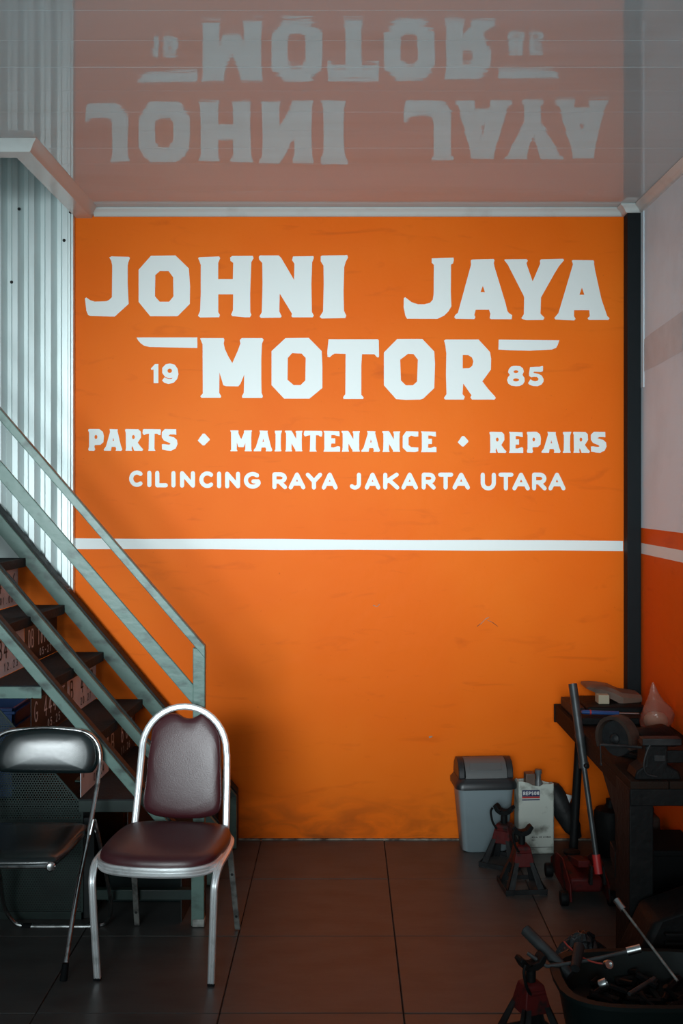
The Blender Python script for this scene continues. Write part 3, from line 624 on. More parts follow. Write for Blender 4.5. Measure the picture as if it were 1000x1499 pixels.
# ================================================================ FOLDING CHAIR
fc = thing('folding_chair', 'black padded folding chair with thin chrome frame beside the stairs', 'chair', (-1.15, 3.95, 0))
q0 = FL(97, 1424, .012); 
rt = [q0, P(114.4, 1312, 3.90), P(132, 1220, 4.02), P(143, 1160, 4.10), P(149, 1118, 4.15), P(149, 1098, 4.165), P(143, 1082, 4.175), P(131, 1071, 4.18), P(112, 1066, 4.183), P(72, 1063.5, 4.185)]
cx = -1.158
lt = [Vector((2*cx+(-.012 if i < 9 else 0)-p.x, p.y, p.z)) for i, p in enumerate(rt)][:-1][::-1]
path = smooth_path(rt+lt, 5)
MB().tube(path, .0092, 12).build('frame_tube', 'chrome', fc)
for e in (path[0], path[-1]):
    MB().lathe([(.013, -.012), (.0135, .0), (.012, .03), (.0115, .045)], e, (.1, .18, 1), 12).build('foot_cap', 'rubber', fc)
# padded backrest
bo = [(72,1064),(110,1066.5),(130,1071),(141,1082),(146,1097),(146,1112),(141,1124),(130,1128),(72,1126.5),(15,1124),(4,1120),(-2,1110),(0,1096),(6,1084),(16,1073),(34,1066.5)]
out = smooth_path([P(x, y, 4.165) for x, y in bo], 4, closed=True); cc = sum(out, Vector())/len(out); rs = []
def bow(p): return .10*((p.x-cx)**2)/.2*1.6
for sc, d in ((.3, -.010), (.93, -.012), (.99, -.008), (1.0, 0), (.99, .008), (.955, .015), (.89, .021), (.78, .025), (.5, .029), (.2, .030)):
    rr_ = []
    for q in out:
        p = cc+(q-cc)*sc; zz = cc.z+(q.z-cc.z)*(sc if sc > .9 else sc)
        rr_.append(Vector((p.x, p.y-d+(zz-cc.z)*.20+(p.x-cx)*.09, zz)))
    rs.append(rr_)
MB().rings(rs).build('backrest', 'blackvinyl', fc, smooth=70)
# seat and its front rail
sz = .44; x0, x1 = -1.345, -.985
so = smooth_path([(x0+.03, 3.69, 0), (cx, 3.682, 0), (x1-.03, 3.69, 0), (x1, 3.73, 0), (x1+.015, 3.9, 0), (x1+.015, 4.06, 0), (x1-.02, 4.10, 0), (cx, 4.11, 0), (x0+.02, 4.10, 0), (x0-.015, 4.06, 0), (x0-.015, 3.9, 0), (x0, 3.73, 0)], 4, closed=True)
cc = Vector((cx, 3.9, 0)); rs = []
for sc, z in ((.9, .415), (.98, .418), (1, .426), (.98, .438), (.9, .446), (.6, .45), (.2, .451)): rs.append([cc+(q-cc)*sc+Vector((0, 0, z)) for q in so])
MB().rings(rs).build('seat', 'blackvinyl', fc, smooth=60)
ra = P(76, 1263, 3.69); m = MB().tube([Vector((x0-.0, 3.70, ra.z-.003)), Vector((cx, 3.69, ra.z-.001)), ra], .0085, 10); m.build('seat_rail', 'chrome', fc)
MB().lathe([(.004, -.004), (.015, -.002), (.0165, .004), (.0165, .012), (.012, .017), (.004, .018)], P(78, 1263, 3.685), (.25, -1, .1), 14).build('end_bolt', 'chrome', fc)
# rear U frame
u = [P(141, 1197, 3.99), P(150, 1235, 4.04), P(161, 1290, 4.13), P(165, 1322, 4.18), P(161, 1341, 4.20), P(148, 1350, 4.208), P(95, 1351, 4.208), P(38, 1350, 4.208), P(20, 1340, 4.20), P(9, 1318, 4.18), P(4, 1280, 4.11), P(-5, 1235, 4.04), P(-16, 1197, 3.99)]
MB().tube(smooth_path(u, 5), .0082, 10).build('rear_frame', 'chrome', fc)
for xa, xb in ((36, 49), (137, 150)):
    MB().tube([P(xa, 1351, 4.208), P(xb, 1351, 4.208)], .0115, 12).build('rubber_sleeve', 'rubber', fc)
for s in (1, -1):
    a = P(140, 1196, 3.99); b_ = P(135, 1218, 3.97)
    if s < 0: a.x = 2*cx-a.x; b_.x = 2*cx-b_.x
    MB().tube([a, b_], .006, 8).build('hinge_link', 'chrome', fc)

fc.location.y -= .032

# ================================================================ BIN, CARTON
tb = thing('swing_bin', 'grey plastic bin with black swing lid against the orange wall', 'trash bin', (.63, 5.06, 0))
rz = math.radians(4); Rb = Matrix.Translation((.660, 5.104, 0)) @ Matrix.Rotation(rz, 4, 'Z')
def rrect(hx, hy, z, r=.035, n=5, c=(0, 0)):
    out = []
    for sx, sy, a0 in ((1, 1, 0), (-1, 1, 90), (-1, -1, 180), (1, -1, 270)):
        for k in range(n+1):
            a = math.radians(a0+90*k/n); out.append(Rb @ Vector((c[0]+sx*(hx-r)+r*math.cos(a), c[1]+sy*(hy-r)+r*math.sin(a), z)))
    return out
MB().rings([rrect(.098, .068, .0), rrect(.106, .074, .006), rrect(.134, .094, .325), rrect(.128, .088, .327), rrect(.10, .068, .02)]).build('bin_body', 'binbody', tb, smooth=50)
MB().rings([rrect(.139, .099, .300), rrect(.146, .106, .304), rrect(.146, .106, .326), rrect(.138, .098, .336), rrect(.131, .091, .350), rrect(.120, .080, .352), rrect(.120, .080, .31)]).build('lid_rim', 'binlid', tb, smooth=50)
m = MB(); m.mx = Rb
arcp = [( -.080, .350), (-.074, .388), (-.045, .424), (-.010, .436), (.03, .430), (.065, .40), (.080, .350)]
for s in (-1, 1): m.prism([(s*.100, y, z) for y, z in arcp], (s*.030, 0, 0))
m.prism([(-.118, .020, .433), (-.118, .065, .405), (-.118, .080, .350), (-.118, .070, .350), (-.118, .055, .40), (-.118, .018, .425)], (.236, 0, 0)); m.build('lid_hood', 'binlid', tb, bevel=.004)
fm = MB(); fm.mx = Rb
fp = [(-.086, .352), (-.080, .385), (-.048, .420), (-.010, .432), (.028, .430), (.026, .424), (-.010, .425), (-.044, .413), (-.073, .381), (-.079, .352)]
fm.prism([(-.098, y, z) for y, z in fp], (.196, 0, 0)); fm.build('flap', 'binflap', tb, smooth=40)
fm = MB(); fm.mx = Rb; fm.prism([(-.075, -.0795, .390), (-.075, -.054, .4185), (-.075, -.049, .4135), (-.075, -.073, .386)], (.15, 0, 0)); fm.build('finger_panel', 'binflap', tb, bevel=.002)

cb = thing('oil_carton', 'torn soiled white carton with navy label between bin and pipes', 'carton', (.87, 5.03, 0))
Rc = Matrix.Translation((.895, 5.055, 0)) @ Matrix.Rotation(math.radians(3), 4, 'Z'); hx, hy = .085, .042
b = MB(); b.mx = Rc
topz = [.340, .342, .336, .333, .322, .318, .316, .325, .327, .326, .330]
n = len(topz); fr = [(-hx+2*hx*k/(n-1), -hy, topz[k]) for k in range(n)]
b.prism([(-hx, -hy, 0), (hx, -hy, 0)]+fr[::-1], (0, .004, 0))
b.prism([(-hx, -hy, 0), (-hx, hy, 0), (-hx, hy, .33), (-hx, 0, .345), (-hx, -hy, .340)], (.004, 0, 0))
b.prism([(hx, -hy, 0), (hx, hy, 0), (hx, hy, .31), (hx, 0, .325), (hx, -hy, .330)], (-.004, 0, 0))
b.prism([(-hx, hy, 0), (hx, hy, 0), (hx, hy, .31), (0, hy, .335), (-hx, hy, .33)], (0, -.004, 0)); b.box((-hx, -hy, 0), (hx, hy, .004))
b.build('carton_body', 'card', cb, smooth=0)
fcb = lambda x, y: Rc @ Vector((x, -hy-.001, y))
fcc = lambda x, y: Rc @ Vector((x, -hy-.0018, y))
def quad(x0, y0, x1, y1, fn, name, mt, par): return MB().add([fn(x0, y0), fn(x1, y0), fn(x1, y1), fn(x0, y1)], [(0, 1, 2, 3)]).build(name, mt, par, smooth=0)
quad(-.066, .270, .018, .300, fcb, 'label_panel', 'navy', cb); quad(-.066, .262, .018, .2695, fcb, 'label_stripe', 'redprint', cb); quad(-.066, .252, .018, .2565, fcb, 'label_stripe', 'navy', cb)
letters('REPSON', -.061, .276, .018, .0128, .0042, fcc, .62, 'label_letter', 'whiteprint', cb)
t = MB()
for k, (x0, x1) in enumerate(((-.02, .012), (.016, .03), (.034, .07), (-.02, .0))): 
    y = .075 if k < 3 else .062
    nn = int((x1-x0)/.006)
    for i in range(nn): strokes(random.choice('EINTHRO'.replace('H', 'L')), x0+i*.006, x0+i*.006+.0045, y, y+.007, .0016, fcc, t)
t.build('small_print', 'print_black', cb, smooth=0, kind='stuff')
quad(-hx+.002, .030, hx-.002, .032, fcb, 'crease_line', 'print_black', cb)
ct = MB(); ct.mx = Rc; ct.box((-.045, -.03, .30), (.0, .02, .372)); o = ct.build('cardboard_scrap', 'kraft', None, bevel=.003); tag(o, 'crumpled brown card piece sticking out of the torn carton', 'packaging')
ct = MB(); ct.mx = Rc; ct.box((-.048, -.035, .005), (.0, .02, .30)); 
b = MB().lathe([(.026, .005), (.028, .02), (.028, .29), (.022, .32), (.012, .34), (.012, .365), (.016, .366), (.016, .385), (.004, .387)], (.916, 5.055, 0), seg=18); o = b.build('oil_bottle', 'binflap', None); tag(o, 'grey plastic bottle standing inside the torn white carton', 'bottle')

# ================================================================ JACK STANDS
js = thing('jack_stand', 'worn red jack stand standing clear on the tiles before the soiled white carton', 'jack stand', (0, 0, 0), 'jack stands on the floor')
hb, ht_, zt = .088, .026, .17
for sx in (-1, 1):
    for sy in (-1, 1):
        a = [(sx*hb, sy*hb, 0), (sx*(hb-.034), sy*hb, 0), (sx*(ht_-.016), sy*ht_, zt), (sx*ht_, sy*ht_, zt)]
        m = MB().prism(a, (0, -sy*.004, 0)); m.prism([(sx*hb, sy*hb, 0), (sx*hb, sy*(hb-.034), 0), (sx*ht_, sy*(ht_-.016), zt), (sx*ht_, sy*ht_, zt)], (-sx*.004, 0, 0))
        m.build('leg', 'castgrey', js)
m = MB()
for s in (-1, 1):
    m.box((-hb, s*hb-.002, .004), (hb, s*hb+.002, .024)).box((s*hb-.002, -hb, .004), (s*hb+.002, hb, .024))
m.build('base_brace', 'castgrey', js)
MB().rings([[(-.047, -.047, .105), (.047, -.047, .105), (.047, .047, .105), (-.047, .047, .105)], [(-.030, -.030, .185), (.030, -.030, .185), (.030, .030, .185), (-.030, .030, .185)], [(-.022, -.022, .19), (.022, -.022, .19), (.022, .022, .19), (-.022, .022, .19)]]).build('collar', 'red', js, bevel=.003)
MB().lathe([(.015, .10), (.015, .245)], seg=14).build('column', 'greasy', js)
sad = [(-.048, .262), (-.040, .272), (-.030, .268), (-.018, .252), (0, .248), (.018, .252), (.030, .268), (.040, .272), (.048, .262), (.034, .238), (.016, .228), (-.016, .228), (-.034, .238)]
MB().prism([(x, -.020, z) for x, z in sad], (0, .04, 0)).build('saddle', 'greasy', js, bevel=.003)
MB().tube(smooth_path([(-.02, -.034, .165), (-.036, -.040, .19), (-.044, -.042, .215), (-.048, -.042, .245), (-.040, -.040, .262)], 4), .005, 8).build('lever', 'greasy', js)
MB().tube([(-.03, -.032, .165), (.03, -.032, .165)], .007, 10).build('pawl_pin', 'red', js)
q = FL(764, 1300); js.location = (q.x, q.y, 0); js.rotation_euler = (0, 0, .08)
j2 = copy_tree(js); q = FL(738, 1265); j2.location = (q.x, q.y, 0); j2.rotation_euler = (0, 0, -.5); j2['label'] = 'worn red jack stand half hidden between bin and front jack stand'
j3 = copy_tree(js); j3.location = (.575, 3.30, 0); j3.rotation_euler = (0, 0, .35); j3['label'] = 'orange-red jack stand beside the tool tub at the lower right'

# ================================================================ TROLLEY JACK, PIPES, MUFFLER, CANISTER
tj = thing('trolley_jack', 'low red trolley jack with long upright handle beside the bench', 'car jack', (1.03, 4.5, 0))
JX = 1.0
def my(y): return 9.06-y
for s in (-1, 1):
    MB().prism([(JX+s*.075, my(y), z) for y, z in ((4.30, .03), (4.30, .075), (4.42, .135), (4.56, .155), (4.70, .10), (4.72, .03))], (s*.008, 0, 0)).build('side_plate', 'red', tj, bevel=.003)
    for yy in (4.34, 4.67):
        MB().lathe([(.01, -.016), (.028, -.016), (.03, -.012), (.03, .012), (.028, .016), (.01, .016)], (JX+s*.098, my(yy), .030), (1, 0, 0), 16).build('wheel', 'greasy', tj)
MB().box((JX-.07, my(4.64), .04), (JX+.07, my(4.36), .10)).build('hydraulic_body', 'red', tj, bevel=.012)
MB().prism([(JX-.025, my(4.34), .10), (JX-.025, my(4.60), .16), (JX-.025, my(4.60), .13), (JX-.025, my(4.34), .07)], (.05, 0, 0)).build('lift_arm', 'red', tj, bevel=.004)
MB().lathe([(.02, 0), (.035, .01), (.038, .02), (.03, .022)], (JX, my(4.35), .095)).build('saddle', 'greasy', tj)
hb_, ht2 = P(875, 1268, 4.36), P(838.5, 1001, 4.56)
d = (ht2-hb_).normalized()
MB().tube([hb_-d*.03, hb_+d*.045], .0165, 14).build('handle_socket', 'redprint', tj)
for s in (-1, 1): MB().prism([hb_+Vector((s*.02, 0, .0)), hb_+Vector((s*.028, 0, .0)), hb_+Vector((s*.035, -.01, -.075)), hb_+Vector((s*.022, -.01, -.075))], (0, .03, 0)).build('fork', 'greasy', tj, bevel=.002)
k1 = hb_.lerp(ht2, .56)
h = MB().tube([hb_+d*.03, k1], .0115, 14); h.build('lower_handle', 'pole', tj)
h = MB().tube([k1-d*.02, ht2], .0185, 18, scales=None); h.tube([k1-d*.025, k1+d*.0], .021, 18); h.tube([k1+d*.10, k1+d*.115], .0205, 18); h.build('upper_handle', 'pole', tj)
q = k1+Vector((.004, -.02, -.01)); MB().lathe([(.010, 0), (.011, .014), (.007, .017)], q, (.4, -1, .1), 10).build('bolt', 'greasy', tj)
o = MB().tube([Vector((1.052, 4.93, .001)), P(848, 1085, 5.0)], .0195, 16).build('steel_pipe', 'greasy'); tag(o, 'thick dark steel pipe upright behind the jack handle', 'pipe')
o = MB().lathe([(.0, 0), (.05, .0), (.075, .008), (.078, .02), (.078, .20), (.07, .215), (.03, .225), (.022, .24), (.022, .262), (.0, .264)], (1.245, 5.0, 0), seg=28).build('oil_canister', 'greasy'); tag(o, 'squat black oil canister on the floor under the bench by the wall', 'canister')
mf = thing('exhaust_muffler', 'grey motorcycle exhaust muffler leaning on the wall behind the carton', 'muffler', (.99, 5.1, 0))
a, b_ = Vector((1.06, 5.00, .055)), P(806, 1152, 5.155)
a = Vector((1.115, 5.10, .045)); dd = (b_-a).normalized()
MB().tube([a, a.lerp(b_, .08), a.lerp(b_, .2), a.lerp(b_, .55), a.lerp(b_, .9), b_, b_+dd*.012], .052, 20, scales=[.35, .5, .8, 1, .95, .8, .5]).build('muffler_body', 'castgrey', mf)
MB().prism([a.lerp(b_, .62)+Vector((.03, -.05, .03)), a.lerp(b_, .78)+Vector((.035, -.05, .035)), a.lerp(b_, .66)+Vector((.05, -.045, .055))], (0, -.004, 0)).build('heat_shield', 'steel', mf)

# ================================================================ WORKBENCH
BZ = .677; bx0, by0, by1 = 1.008, 3.775, 5.13
wb = thing('workbench', 'heavy oil-blackened workbench along the right wall', 'workbench', (1.2, 4.5, 0))
n = 3; wdt = (XR-.004-bx0)/n
for k in range(n): MB().box((bx0+k*wdt+.0015, by0, BZ-.028), (bx0+(k+1)*wdt-.0015, by1, BZ)).build('top_plank', 'wood', wb, bevel=.003)
MB().box((bx0+.002, by0+.03, BZ-.078), (bx0+.03, by1, BZ-.028)).build('side_rail', 'wood', wb, bevel=.003)
MB().box((bx0+.002, by0+.002, BZ-.088), (XR-.006, by0+.03, BZ-.028)).build('front_rail', 'greasy', wb, bevel=.003)
MB().box((bx0-.002, by1, BZ-.085), (bx0+.06, by1+.012, BZ+.002)).build('end_cap', 'greasy', wb, bevel=.002)
MB().box((bx0-.0, by0+.005, 0), (bx0+.085, by0+.20, BZ-.03)).build('leg', 'greasy', wb, bevel=.004)
MB().box((XR-.1, by0+.005, 0), (XR-.01, by0+.1, BZ-.03)).build('leg', 'greasy', wb, bevel=.004)
MB().box((XR-.1, by1-.08, 0), (XR-.01, by1, BZ-.03)).build('leg', 'greasy', wb, bevel=.004)
MB().prism([(bx0+.03, by1-.03, BZ-.03), (bx0+.07, by1-.03, BZ-.03), (XR-.04, by1-.03, .25), (XR-.08, by1-.03, .25)], (0, .025, 0)).build('brace', 'greasy', wb, bevel=.002)
MB().prism([(bx0-.002, by0+.28, BZ-.30), (bx0-.002, by0+.205, BZ-.32), (bx0-.002, by0+.205, BZ-.42), (bx0-.002, by0+.24, BZ-.38), (bx0-.002, by0+.28, BZ-.36)], (.03, 0, 0)).build('bracket', 'greasy', wb, bevel=.003)
MB().prism([(bx0+.004, by0+.20, BZ-.20), (bx0+.004, by0+.20, BZ-.08), (bx0+.004, by0+.42, BZ-.08)], (.012, 0, 0)).build('gusset', 'greasy', wb, bevel=.002)
# bench grinder
bg = thing('bench_grinder', 'black bench grinder with rusty wheel guard near the bench front', 'grinder', (1.15, 4.05, BZ))
ax = Vector((-.80, -.60, 0)).normalized()
cw = P(905, 1093, 4.06); cm = cw-ax*.19+Vector((0, 0, -.015))
cw.z = max(cw.z, BZ+.088)
side = ax.cross(Vector((0, 0, 1)))
def disc_arc(c, r0, r1, a0, a1, th, n=18):
    pts = [c+side*(r1*math.cos(math.radians(a0+(a1-a0)*k/n)))+Vector((0, 0, r1*math.sin(math.radians(a0+(a1-a0)*k/n)))) for k in range(n+1)]
    pts += [c+side*(r0*math.cos(math.radians(a1+(a0-a1)*k/n)))+Vector((0, 0, r0*math.sin(math.radians(a1+(a0-a1)*k/n)))) for k in range(n+1)]
    return pts
MB().prism(disc_arc(cw-ax*.02, .072, .086, -30, 200, .05), ax*.05).build('wheel_guard', 'rust', bg, smooth=40)
MB().lathe([(.012, -.014), (.066, -.014), (.068, -.010), (.068, .010), (.066, .014), (.012, .014)], cw, ax, 28).build('grinding_wheel', 'castgrey', bg)
MB().lathe([(.0, .0), (.02, .0), (.02, .008), (.01, .02), (.0, .021)], cw+ax*.014, ax, 12).build('wheel_nut', 'castgrey', bg)
MB().lathe([(.03, -.10), (.058, -.095), (.066, -.08), (.068, .07), (.06, .09), (.03, .10)], cm, ax, 28).build('motor_housing', 'greasy', bg)
MB().tube([cm, cw], .012, 10).build('spindle', 'steel', bg)
m = MB(); m.mx = Matrix.Translation((cm.x+.02, cm.y, BZ)) @ Matrix.Rotation(math.atan2(ax.y, ax.x), 4, 'Z'); m.box((-.13, -.07, 0), (.14, .07, .022)); m.box((-.06, -.04, .022), (.06, .04, .06)); m.build('base', 'greasy', bg, bevel=.006)
m = MB(); m.mx = Matrix.Translation((cm.x, cm.y, cm.z)) @ Matrix.Rotation(math.atan2(ax.y, ax.x), 4, 'Z'); m.box((-.04, .064, -.02), (.035, .071, .02)); m.build('name_plate', 'castgrey', bg, bevel=.002)
# vice at the very corner
vc = thing('bench_vice', 'greasy black bench vice bolted on the front corner of the workbench', 'vice', (1.12, 3.9, BZ))
MB().prism([(1.03, 3.80, BZ+.001), (1.20, 3.80, BZ+.001), (1.19, 3.80, BZ+.03), (1.15, 3.80, BZ+.05), (1.15, 3.80, BZ+.12), (1.07, 3.80, BZ+.12), (1.07, 3.80, BZ+.05), (1.04, 3.80, BZ+.03)], (0, .11, 0)).build('fixed_body', 'greasy', vc, bevel=.006)
MB().box((1.06, 3.80, BZ+.12), (1.20, 3.85, BZ+.145)).build('jaw', 'castgrey', vc, bevel=.003)
MB().prism([(1.235, 3.80, BZ+.03), (1.33, 3.80, BZ+.05), (1.33, 3.80, BZ+.11), (1.29, 3.80, BZ+.15), (1.235, 3.80, BZ+.15)], (0, .08, 0)).build('sliding_jaw', 'greasy', vc, bevel=.008)
MB().box((1.15, 3.815, BZ+.055), (1.24, 3.875, BZ+.10)).build('slide', 'greasy', vc, bevel=.003)
MB().tube(smooth_path([(1.085, 3.795, BZ+.125), (1.07, 3.795, BZ+.09), (1.063, 3.795, BZ+.05), (1.075, 3.795, BZ+.02), (1.11, 3.795, BZ+.012)], 5), .004, 8).build('rim_bead', 'castgrey', vc)
MB().box((1.10, 3.795, BZ+.066), (1.14, 3.80, BZ+.088)).build('name_plate', 'castgrey', vc, bevel=.001)
ha = P(879, 1090, 3.85); hb2 = P(880, 1117, 3.85); hb2.z = ha.z-.066
MB().tube([ha, hb2], .0022, 8).tube([hb2, hb2+Vector((0, 0, -.008))], .005, 10).tube([ha, Vector((1.07, 3.85, ha.z-.01))], .005, 8).build('tommy_bar', 'castgrey', vc)
# things lying on the bench
o = MB().box((1.09, 4.80, BZ+.001), (1.36, 5.08, BZ+.055)).build('parts_tray', 'greasy', bevel=.01); tag(o, 'black parts tray at the wall end of the bench under the brown packet', 'tray')
o = MB().prism([(1.03, 4.82, BZ+.001), (1.085, 4.82, BZ+.001), (1.085, 5.10, BZ+.001), (1.03, 5.10, BZ+.001)], (0, 0, .045)).build('steel_block', 'castgrey', bevel=.008); tag(o, 'small grey steel block on the far left corner of the bench', 'metal block')
pk = MB(); rs = []
for k, (px, yt, yb, Yk) in enumerate([(855, 1001, 1005, 4.98), (866, 1001, 1010, 4.97), (878, 1002, 1014, 4.96), (893, 1005, 1021, 4.95), (908, 1012, 1029, 4.94), (918, 1013, 1028, 4.95), (935, 1015, 1024, 4.97)]):
    c_ = P(px, (yt+yb)/2, Yk); h_ = (yb-yt)/2*Yk/F
    rs.append([c_+Vector((0, -.055, -h_)), c_+Vector((0, -.06, h_*.3)), c_+Vector((0, -.04, h_)), c_+Vector((0, .06, h_*1.2)), c_+Vector((0, .08, 0)), c_+Vector((0, .05, -h_))])
o = pk.rings(rs).build('brown_packet', 'kraft', smooth=30); tag(o, 'crumpled brown wrapped packet lying on top of the black tray', 'packet')
o = MB().box((1.155, 4.86, BZ+.056), (1.205, 4.93, BZ+.098)).build('cream_box', 'cream', bevel=.003); tag(o, 'small cream cardboard box propping up the brown packet', 'box')
bl = thing('screwdriver', 'screwdriver with blue handle lying across the bench before the tray', 'screwdriver', (1.1, 4.72, BZ))
MB().tube([(1.045, 4.72, BZ+.05), (1.06, 4.72, BZ+.05), (1.15, 4.72, BZ+.046), (1.21, 4.72, BZ+.044)], .010, 10, scales=[.7, 1, .9, 1]).build('handle', 'blue', bl)
MB().tube([(1.21, 4.72, BZ+.044), (1.30, 4.72, BZ+.042)], .004, 8).build('shaft', 'steel', bl)
MB().lathe([(.0108, 0), (.0108, .006)], (1.082, 4.72, BZ+.049), (1, 0, 0), 12).build('band', 'redprint', bl)
o = MB().box((1.03, 4.67, BZ+.001), (1.33, 4.79, BZ+.034)).build('flat_tin', 'greasy', bevel=.006); tag(o, 'flat black tin on the bench beneath the blue-handled screwdriver', 'tin')
o = MB().prism([(1.10, 4.60, BZ+.002), (1.15, 4.615, BZ+.002), (1.105, 4.625, BZ+.03)], (.0, .004, .002)).build('paper_scrap', 'whiteprint', smooth=0); tag(o, 'tiny torn white paper scrap on the bench in front of the tin', 'paper')
bag = thing('plastic_bag', 'thin pinkish plastic bag twisted to a point holding pale goods', 'bag', (1.35, 4.55, BZ))
cb_ = Vector((1.345, 4.62, BZ)); bm_ = MB(); rs = []
for t, r, dx in ((0, .035, 0), (.004, .060, 0), (.03, .070, .002), (.06, .071, .004), (.09, .060, .003), (.12, .036, -.002), (.15, .021, -.006), (.175, .013, -.009), (.198, .003, -.012)):
    rs.append([cb_+Vector((dx+r*math.cos(a)*(1+.12*math.sin(3*a+t*30)), .8*r*math.sin(a)*(1+.1*math.sin(5*a+t*50)), t+.001)) for a in [2*math.pi*k/20 for k in range(20)]])
bm_.rings(rs).build('bag_film', 'bag', bag, smooth=50)
o = MB().rings([[cb_+Vector((r*math.cos(a), .7*r*math.sin(a), z)) for a in [2*math.pi*k/16 for k in range(16)]] for r, z in ((.02, .006), (.045, .012), (.053, .03), (.05, .05), (.035, .066), (.012, .072))]).build('bread_roll', 'cream', smooth=60)
tag(o, 'pale rounded lump inside the pinkish plastic bag on the bench', 'food')

# ================================================================ UNDER AND BEFORE THE BENCH
o = thing('plastic_crate', 'black crate under the bench by the right wall', 'crate', (1.28, 4.35, 0))
MB().box((1.16, 4.25, 0), (1.415, 4.5, .27)).build('body', 'rubber', o, bevel=.012)
MB().box((1.15, 4.24, .25), (1.42, 4.51, .275)).build('rim', 'rubber', o, bevel=.006)
o = thing('jerry_can', 'dark jerrycan with handle standing far under the bench', 'jerrycan', (1.3, 4.8, 0))
MB().box((1.22, 4.72, 0), (1.40, 4.84, .26)).build('body', 'rust', o, bevel=.02, segs=3)
MB().tube(smooth_path([(1.25, 4.78, .255), (1.255, 4.78, .295), (1.31, 4.78, .30), (1.325, 4.78, .255)], 4), .008, 8).build('handle', 'rust', o)
MB().lathe([(.018, .25), (.018, .285), (.014, .29)], (1.365, 4.78, 0), seg=14).build('cap', 'rubber', o)
o = thing('engine_block', 'black greasy engine block on the floor before the bench leg', 'engine', (1.2, 3.6, 0))
MB().prism([(.96, 3.55, 0), (1.40, 3.55, 0), (1.40, 3.55, .27), (1.2, 3.55, .33), (1.03, 3.55, .27), (.96, 3.55, .12)], (0, .2, 0)).build('casing', 'greasy', o, bevel=.02, segs=3)
for k in range(6): MB().box((1.06, 3.53+.0, .08+k*.03), (1.36, 3.56, .09+k*.03)).build('cooling_fin', 'greasy', o, bevel=.002)
# tool tub
tt = thing('tool_tub', 'dark green plastic tub of tools in the lower right corner', 'tub', (.9, 3.22, 0))
def orr(hx, hy, z, cx=.92, cy=3.22, n=28):
    return [(cx+hx*abs(math.cos(a))**.6*(1 if math.cos(a) > 0 else -1), cy+hy*abs(math.sin(a))**.6*(1 if math.sin(a) > 0 else -1), z) for a in [2*math.pi*k/n for k in range(n)]]
MB().rings([orr(.23, .15, 0), orr(.235, .155, .01), orr(.275, .185, .225), orr(.292, .20, .228), orr(.292, .20, .240), orr(.265, .178, .240), orr(.225, .145, .16), orr(.05, .03, .16)]).build('tub_body', 'tubgreen', tt, smooth=50)
pr = thing('pipe_stub', 'short dark steel tube poking up from the tub toward the jack stands', 'pipe', (.55, 3.4, .2))
a, b_ = P(769, 1361, 3.42), P(835, 1428, 3.30); MB().tube([a, b_], .0185, 16).build('tube_wall', 'pole', pr); dd = (a-b_).normalized(); MB().tube([a+dd*.0005, a+dd*.003], .013, 14).build('bore', 'rubber', pr)
rw_ = thing('lug_wrench', 'cranked steel wheel wrench lying across the tool tub', 'wrench', (.7, 3.3, .25))
MB().tube(smooth_path([P(772, 1395, 3.32), P(797, 1412, 3.30), P(805, 1414, 3.295), P(835, 1410, 3.29), P(880, 1402, 3.28), P(922, 1392, 3.27)], 4), .0060, 10).build('bar', 'pole', rw_)
MB().tube([P(918, 1393, 3.27), P(938, 1388, 3.265)], .0125, 12).build('socket', 'steel', rw_)
br = thing('breaker_bar', 'long thin steel bar with bright socket leaning over the tub', 'wrench', (.95, 3.4, .3))
a, b_ = P(905, 1321, 3.46), P(992, 1436, 3.24); dd = (b_-a).normalized()
MB().tube([a, b_], .0044, 10).build('bar', 'alu_old', br); MB().tube([a-dd*.01, a+dd*.03], .0115, 12).build('socket', 'steel', br)
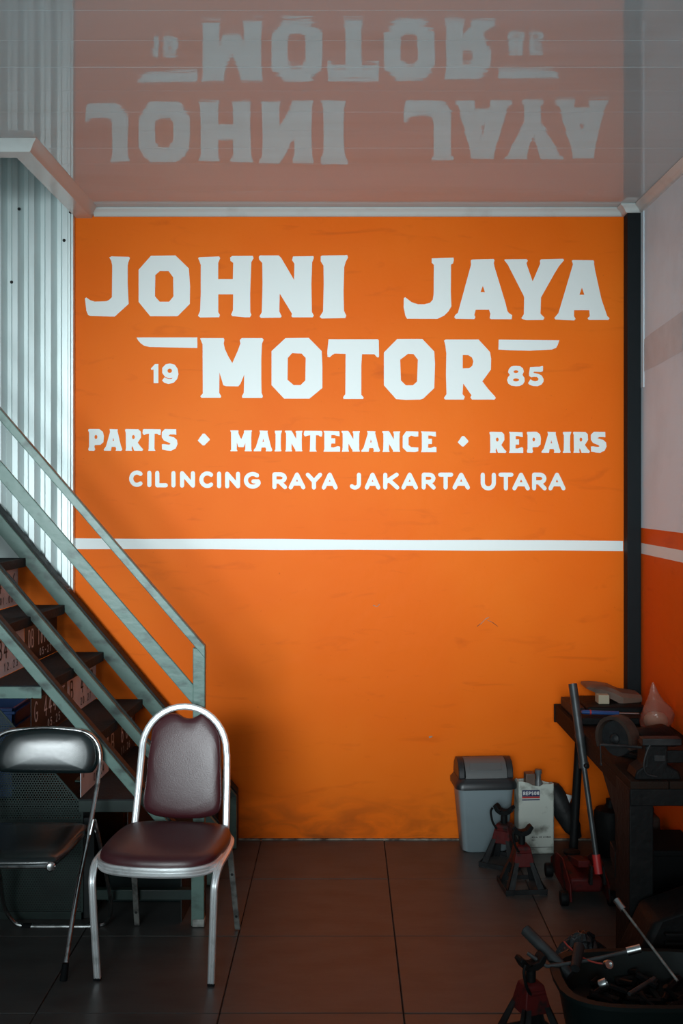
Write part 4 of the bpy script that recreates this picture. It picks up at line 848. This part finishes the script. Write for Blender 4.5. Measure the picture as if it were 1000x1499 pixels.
for (px, py, Y, r, lb) in ((890, 1412, 3.22, .0125, 'bright ring socket lying on the heap in the tub'), (883, 1440, 3.18, .013, 'second greenish steel socket lower in the tub')):
    c_ = P(px, py, Y); m = MB(); ax2 = Vector((.2, -1, .5)) if py < 1420 else Vector((1, -.3, .5)); ax2.normalize()
    m.lathe([(r, -.012), (r*1.08, -.010), (r*1.08, .010), (r, .012), (r*.7, .012), (r*.65, .004), (.001, .004)], c_, ax2, 14); o = m.build('socket', 'steel'); tag(o, lb, 'socket')
o = MB().tube(smooth_path([P(826, 1378, 3.36), P(833, 1386, 3.34), P(850, 1400, 3.30), P(868, 1408, 3.27), P(884, 1411, 3.25)], 5), .0026, 8).build('red_cable', 'wirered'); tag(o, 'thin red cable end curling out of the tool tub', 'cable')
o = MB().tube([P(921, 1455, 3.12), P(958, 1432, 3.22)], .006, 10).build('steel_rod', 'pole'); tag(o, 'short dark steel rod at the right side of the tub', 'rod')
o = MB().tube([P(848, 1385, 3.31), P(842, 1418, 3.23)], .017, 14, scales=[1, .85]).build('rubber_grip', 'castgrey'); tag(o, 'dark tapered tool grip standing upright in the tub', 'tool')
# heap of small greasy parts filling the tub
hp = MB()
for k in range(60):
    a = random.uniform(0, 6.28); r = random.uniform(0, 1)**.5
    c_ = Vector((.92+.20*r*math.cos(a), 3.22+.125*r*math.sin(a), random.uniform(.165, .20))); d = Vector((random.uniform(-1, 1), random.uniform(-1, 1), random.uniform(-.15, .25))).normalized()*random.uniform(.02, .05)
    hp.tube([c_-d, c_+d], random.uniform(.005, .014), 7)
o = hp.build('greasy_parts', 'greasy', tt, kind='stuff')
cg = MB(); rs = []
for t, r in ((0, .07), (.02, .085), (.06, .07), (.09, .045), (.11, .02)):
    rs.append([Vector((.86+r*math.cos(a)*(1+.3*math.sin(4*a+t*60)), 3.86+.7*r*math.sin(a)*(1+.3*math.cos(3*a+t*40)), t+.001)) for a in [2*math.pi*k/22 for k in range(22)]])
o = cg.rings(rs).build('crumpled_bag', 'clearbag', smooth=0); tag(o, 'shiny crumpled black plastic bag on the floor before the bench leg', 'bag')
